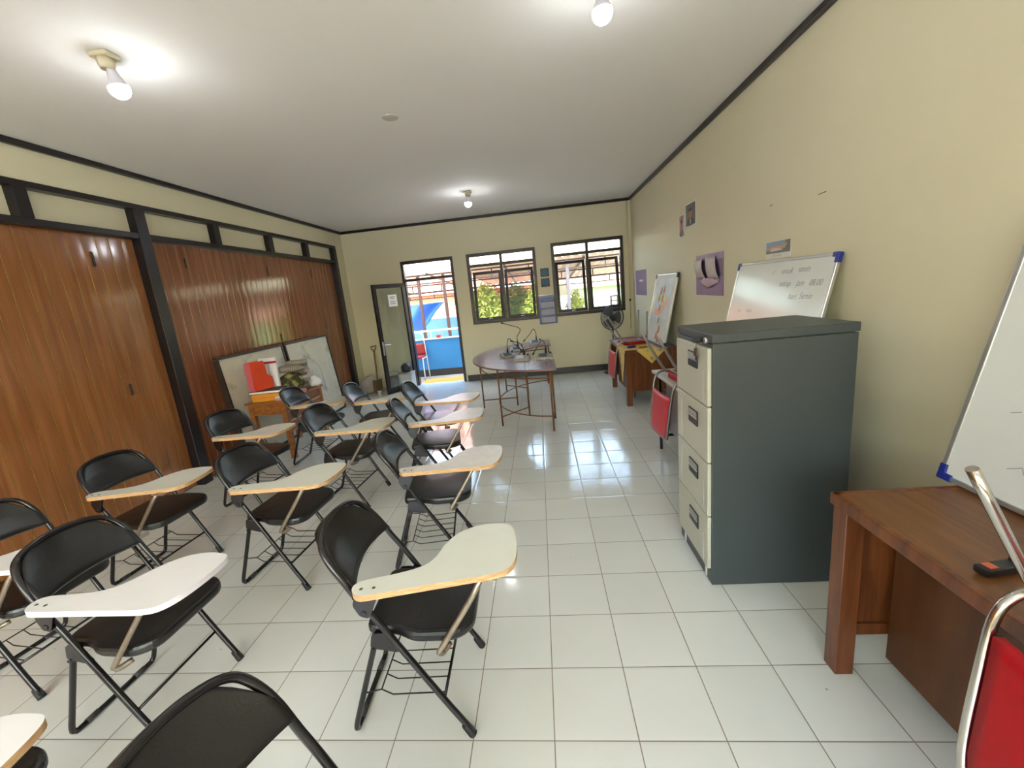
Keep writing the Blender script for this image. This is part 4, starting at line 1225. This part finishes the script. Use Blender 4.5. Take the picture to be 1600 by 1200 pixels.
# notice taped to the door glass
nt_ = thing('paper_notice', 'white paper notice stuck on the glass of the open door', 'notice', (0, 0, 0))
nt_.matrix_world = Matrix.Translation((-2.38, YB - .045, 0)) @ Matrix.Rotation(leaf_ang, 4, 'Z') @ Matrix.Translation((0, .0045, 0))
MB().box(.22, .42, .0, .0012, 1.55, 1.76).build('sheet', PAPER, nt_)
nb_ = MB()
for z, w in ((1.72, .12), (1.69, .08), (1.635, .13), (1.60, .12)): nb_.box(.32 - w / 2, .32 + w / 2, .0012, .0018, z - .006, z + .006)
nb_.build('print_lines', mat('print_ink', (110, 112, 116), .6), nt_)

# ------------------------------------------------------------------ terrace outside
GREYF = mat('terrace_concrete', (140, 136, 130), .8, var=.08, scale=5)
struct(MB().box(-5.5, 5, YB + .13, 7.80, -.13, -.03).build('floor_terrace', GREYF))
struct(MB().box(-5.5, 5, YB + .12, YB + .22, 2.98, 3.08).build('ceiling_eave', CEIL))
PBL = mat('blue_parapet_paint', (48, 126, 186), .6, var=.04, scale=3)
pw = MB().box(-5.5, 5, 7.66, 7.78, .115, .765).box(-5.5, 5, 7.645, 7.78, -.03, .115, 1).box(-5.5, 5, 7.645, 7.795, .765, .785, 2)
struct(pw.build('wall_terrace', [PBL, BASEB, mat('pale_cap', (214, 206, 198), .7)]))
tag(MB().box(-2.38, -1.40, 6.77, 7.27, -.029, -.012, bev=.004).build('door_mat', mat('yellow_mat', (188, 138, 44), .8, var=.1, scale=12)), 'yellow mat on the terrace just outside the door', 'mat')
RAIL = mat('pale_rail_paint', (206, 200, 196), .45)
t = thing('railing', 'pale tube railing on top of the blue terrace wall', 'railing', (0, 7.72, .785))
MB().tube([(-5.4, 0, .165), (4.9, 0, .165)], .02, 10).build('top_rail', RAIL, t)
for k in range(8):
    MB().tube([(-5.1 + k * 1.35 + .1, 0, 0), (-5.1 + k * 1.35 + .1, 0, .16)], .014, 8).build('post', RAIL, t)
# red chrome chair on the terrace, standing sideways to the door
t = thing('terrace_chair', 'red backed chrome chair standing on the terrace behind the open door', 'chair', (-2.50, 7.58, -.03))
fb = MB()
fb.tube([(.10, 0, 0), (.085, 0, .45), (.07, 0, .80), (.04, 0, .93), (-.03, 0, .97), (-.30, 0, .97), (-.37, 0, .93), (-.40, 0, .80), (-.41, 0, .45), (-.42, 0, 0)], .0115, 10, smooth=4)
fb.tube([(.085, 0, .45), (.085, -.30, .45), (.09, -.34, .42), (.10, -.38, 0)], .0115, 10, smooth=4).tube([(-.41, 0, .45), (-.41, -.30, .45), (-.415, -.34, .42), (-.42, -.38, 0)], .0115, 10, smooth=4)
fb.build('frame', mat('pale_chair_tube', (214, 206, 204), .3, .6), t)
MB().sheet(lambda u, v: (-.395 + .465 * u, .0 + .012 * math.sin(u * PI), .50 + .24 * v), 8, 6, .025).build('backrest', mat('dark_red_vinyl', (138, 34, 36), .4), t)
MB().prism(rounded([(-.40, -.36), (.07, -.36), (.07, -.02), (-.40, -.02)], .05), .455, .495, bev=.012).build('seat', mat('dark_red_vinyl', (138, 34, 36)), t)
P_('red_block', 'small red block standing on the blue terrace wall', 'block', MB().box(-.045, .045, -.04, .04, 0, .065, bev=.01), mat('brick_red', (168, 58, 50), .6), (-2.13, 7.71, .786))

# yard below and beyond
struct(MB().box(-25, 25, 7.85, 40, -.5, -.4).build('floor_yard', mat('dusty_ground', (176, 160, 136), .9, var=.1, scale=1)))
STEEL = mat('brown_canopy_steel', (48, 29, 28), .5, var=.1); STEELG = mat('grey_canopy_steel', (80, 80, 90), .5, var=.1)
OR = mat('salmon_roof_sheet', (230, 172, 144), .6, var=.06, scale=2)
_N, _L = OR.node_tree.nodes, OR.node_tree.links
_tr = _N.new('ShaderNodeBsdfTranslucent'); _tr.inputs[0].default_value = lin((246, 176, 146))
_mx = _N.new('ShaderNodeMixShader'); _mx.inputs[0].default_value = .55
_L.new(_N['Principled BSDF'].outputs[0], _mx.inputs[1]); _L.new(_tr.outputs[0], _mx.inputs[2]); _L.new(_mx.outputs[0], _N['Material Output'].inputs[0])
t = thing('canopy', 'yard canopy with salmon roof sheets on brown steel trusses beyond the terrace', 'canopy', (0, 9.2, -.4))
def czz(y): return 2.62 - (y - 9.2) * .07
PKG = mat('greyed_roof_sheet', (196, 180, 172), .6, var=.06, scale=2)
for k0, k1, mm in ((0, 24, OR), (24, 60, PKG)):
    rf = MB()
    for k in range(k0, k1):
        x0 = -6.5 + k * .2
        rf.add([(x0, -.2, czz(9.0) + .03), (x0 + .1, -.2, czz(9.0) + .06), (x0 + .2, -.2, czz(9.0) + .03), (x0, 5.2, czz(14.4) + .03), (x0 + .1, 5.2, czz(14.4) + .06), (x0 + .2, 5.2, czz(14.4) + .03)], [(0, 1, 4, 3), (1, 2, 5, 4)])
    rf.build('roof_sheet', mm, t)
for xx in (-6.2, -2.83, -2.20, .80, 3.6, 5.4):
    MB().box(xx - .036, xx + .036, -.036, .036, 0, czz(9.2), bev=.004).build('post', STEEL if xx < 0 else STEELG, t)
for yy in (9.2, 11.6, 14.2):
    tr = MB()
    zt_ = czz(yy)
    tr.box(-6.5, 5.5, yy - 9.2 - .018, yy - 9.2 + .018, zt_ - .04, zt_, 0).box(-6.5, 5.5, yy - 9.2 - .018, yy - 9.2 + .018, zt_ - .24, zt_ - .205, 0)
    for k in range(14):
        x0 = -6.4 + k * .9
        tr.box(x0 - .015, x0 + .015, yy - 9.2 - .015, yy - 9.2 + .015, zt_ - .25, zt_ - .02)
    tr.build('truss', STEEL, t)
for k in range(7):
    x0 = -6.4 + k * 1.9
    MB().add([(x0, -.1, czz(9.1) - .02), (x0 + .04, -.1, czz(9.1) - .02), (x0 + .04, 5.1, czz(14.3) - .02), (x0, 5.1, czz(14.3) - .02), (x0, -.1, czz(9.1) + .02), (x0 + .04, -.1, czz(9.1) + .02), (x0 + .04, 5.1, czz(14.3) + .02), (x0, 5.1, czz(14.3) + .02)], [(3, 2, 1, 0), (4, 5, 6, 7), (0, 1, 5, 4), (1, 2, 6, 5), (2, 3, 7, 6), (3, 0, 4, 7)]).build('purlin', STEEL, t)
TARP = mat('blue_tarpaulin', (34, 80, 190), .45, var=.15, scale=2)
tag(MB().sheet(lambda u, v: (-3.75 + 1.42 * u - .22 * v * u, 9.55 + .10 * math.sin(u * 8 + v * 3), 1.52 - .62 * v * (1 - (.75 * max(0, u - .45) / .55) ** 1.6) - .10 * v * math.sin(u * PI)), 24, 14, .004, 0).build('tarpaulin', TARP), 'blue tarpaulin hanging under the yard canopy, seen through the door', 'tarpaulin')
LB = mat('light_blue_wall_paint', (80, 152, 206), .7, var=.04)
tag(MB().box(-7, -2.55, 12.4, 12.55, -.4, .98).build('garden_wall', LB), 'low light blue wall across the yard, below the tarpaulin', 'wall')
def bricks():
    m = bpy.data.materials.new('orange_brick'); m.use_nodes = True
    N, L = m.node_tree.nodes, m.node_tree.links
    b = N['Principled BSDF']; b.inputs['Roughness'].default_value = .85
    tc = N.new('ShaderNodeTexCoord'); mp = N.new('ShaderNodeMapping'); mp.inputs['Rotation'].default_value = (PI / 2, 0, 0)
    L.new(tc.outputs['Object'], mp.inputs[0])
    br = N.new('ShaderNodeTexBrick'); br.inputs['Scale'].default_value = 3.2
    br.inputs['Color1'].default_value = lin((196, 112, 80)); br.inputs['Color2'].default_value = lin((214, 138, 104)); br.inputs['Mortar'].default_value = lin((206, 170, 146))
    br.inputs['Mortar Size'].default_value = .03
    L.new(mp.outputs[0], br.inputs[0]); L.new(br.outputs[0], b.inputs['Base Color'])
    return m
bd = thing('brick_house', 'orange brick house beyond the yard, behind the shrubs', 'house', (-3, 16.5, -.4))
MB().box(-6, 3.4, 0, 4, 0, 2.3).build('wall', bricks(), bd)
for s, nm in ((0, 'roof'),):
    MB().add([(-6.4, -.5, 2.2), (3.8, -.5, 2.2), (3.8, 2, 3.3), (-6.4, 2, 3.3), (-6.4, 4.5, 2.2), (3.8, 4.5, 2.2)], [(0, 1, 2, 3), (3, 2, 5, 4), (0, 3, 4), (1, 5, 2), (0, 4, 5, 1)]).build('roof', mat('grey_metal_roof', (196, 192, 196), .5, var=.1, scale=3), bd)
gh = thing('green_house', 'pale green house wall across the yard, seen through the right window', 'house', (3.4, 17.5, -.4))
MB().box(-1.6, 3, 0, 3, 0, 1.9).build('wall', mat('pale_green_paint', (150, 196, 150), .7, var=.05), gh)
MB().add([(-2, -.4, 1.85), (3.4, -.4, 1.85), (3.4, 1.5, 3.0), (-2, 1.5, 3.0), (-2, 3.4, 1.85), (3.4, 3.4, 1.85)], [(0, 1, 2, 3), (3, 2, 5, 4), (0, 3, 4), (1, 5, 2), (0, 4, 5, 1)]).build('roof', mat('brown_tile_roof', (176, 130, 110), .7, var=.1), gh)
MB().box(-.9, -.2, -.03, .03, .5, 1.5).build('window', mat('white_window', (230, 230, 226), .5), gh)
tag(MB().box(.75, 1.65, 15.0, 15.1, -.4, 1.25).build('garden_fence', mat('pale_blue_fence', (176, 206, 228), .7)), 'pale blue fence across the yard, seen through the right window', 'fence')
lp = thing('yard_lantern', 'small dark framed lantern on a pale pillar beyond the right window', 'lantern', (2.03, 10.2, -.4))
MB().box(-.09, .09, -.09, .09, 0, 1.38, bev=.01).build('pillar', mat('pale_pillar', (222, 216, 206), .7), lp)
lb_ = MB()
for sx in (-1, 1):
    for sy in (-1, 1): lb_.box(sx * .075 - .012, sx * .075 + .012, sy * .075 - .012, sy * .075 + .012, 1.40, 1.64)
for z in (1.40, 1.51, 1.63): lb_.box(-.087, .087, -.087, .087, z - .012, z + .012)
lb_.build('lantern_frame', BLACKPL, lp)
MB().box(-.065, .065, -.065, .065, 1.41, 1.62).build('lantern_pane', mat('white_lantern_glass', (238, 238, 232), .3), lp)

LEAF = mat('yellow_green_leaf', (168, 184, 84), .55, var=.25, scale=2.5); LEAF2 = mat('mid_green_leaf', (104, 140, 60), .55, var=.25, scale=2.5)
STEM = mat('plant_stem', (104, 84, 58), .8)
def shrub(x, y, h, w, n, seed, label, leafm):
    q = random.Random(seed)
    t = thing('shrub', label, 'shrub', (x, y, -.4), 0, 'shrubs beyond the terrace')
    sm_ = MB(); lf_ = MB()
    for k in range(9):
        a = q.uniform(0, 2 * PI); rr = q.uniform(.1, w * .8)
        tip = Vector((rr * math.cos(a), rr * math.sin(a) * .6, h * q.uniform(.6, .95)))
        P = [Vector((0, 0, 0)), tip * .4 + Vector((0, 0, h * .1)), tip]
        sm_.tube(P, [.02, .012, .005], 6, smooth=3)
    for k in range(n):
        a = q.uniform(0, 2 * PI); rr = w * math.sqrt(q.random())
        zz = h * (.18 + .82 * q.random() ** .8) * (1 - .35 * (rr / w) ** 2)
        c = Vector((rr * math.cos(a), rr * math.sin(a) * .6, zz))
        E_ = Euler((q.uniform(-1, .4), q.uniform(-.7, .7), q.uniform(0, 6.3)))
        M = Matrix.Translation(c) @ E_.to_matrix().to_4x4()
        l, ww = q.uniform(.08, .17), q.uniform(.02, .036)
        lf_.add([(0, 0, 0), (ww, l * .4, .01), (0, l, -.02), (-ww, l * .4, .01), (0, l * .45, -.006)], [(0, 1, 4), (1, 2, 4), (2, 3, 4), (3, 0, 4)], 0, True, M)
    sm_.build('stem', STEM, t); lf_.build('foliage', leafm, t)
RLEAF = mat('reddish_leaf', (196, 122, 92), .55, var=.2, scale=2.5)
shrub(-1.36, 10.3, 2.35, .56, 6000, 1, 'leftmost yellow-green shrub seen through the left window', LEAF)
shrub(-.56, 11.35, 2.25, .60, 6000, 2, 'middle bushy shrub seen through the left window', LEAF2)
shrub(.10, 10.2, 2.3, .46, 5000, 3, 'taller shrub at the right side of the left window', LEAF)
shrub(1.14, 11.4, 1.85, .38, 2500, 4, 'small shrub behind the grey canopy post in the right window', LEAF)
shrub(-1.35, 12.5, 2.25, .55, 3500, 5, 'reddish leaved shrub behind the two left window shrubs', RLEAF)
shrub(.25, 12.6, 2.2, .5, 3000, 6, 'reddish leaved shrub behind the taller window shrub', RLEAF)
struct(MB().box(-25, 25, -30, YF - .14, -.2, -.12).build('floor_bounce_ground', mat('pale_bounce_ground', (214, 208, 196), .85, var=.06, scale=1)))  # unseen pale ground, added to bounce sunlight up onto the ceiling
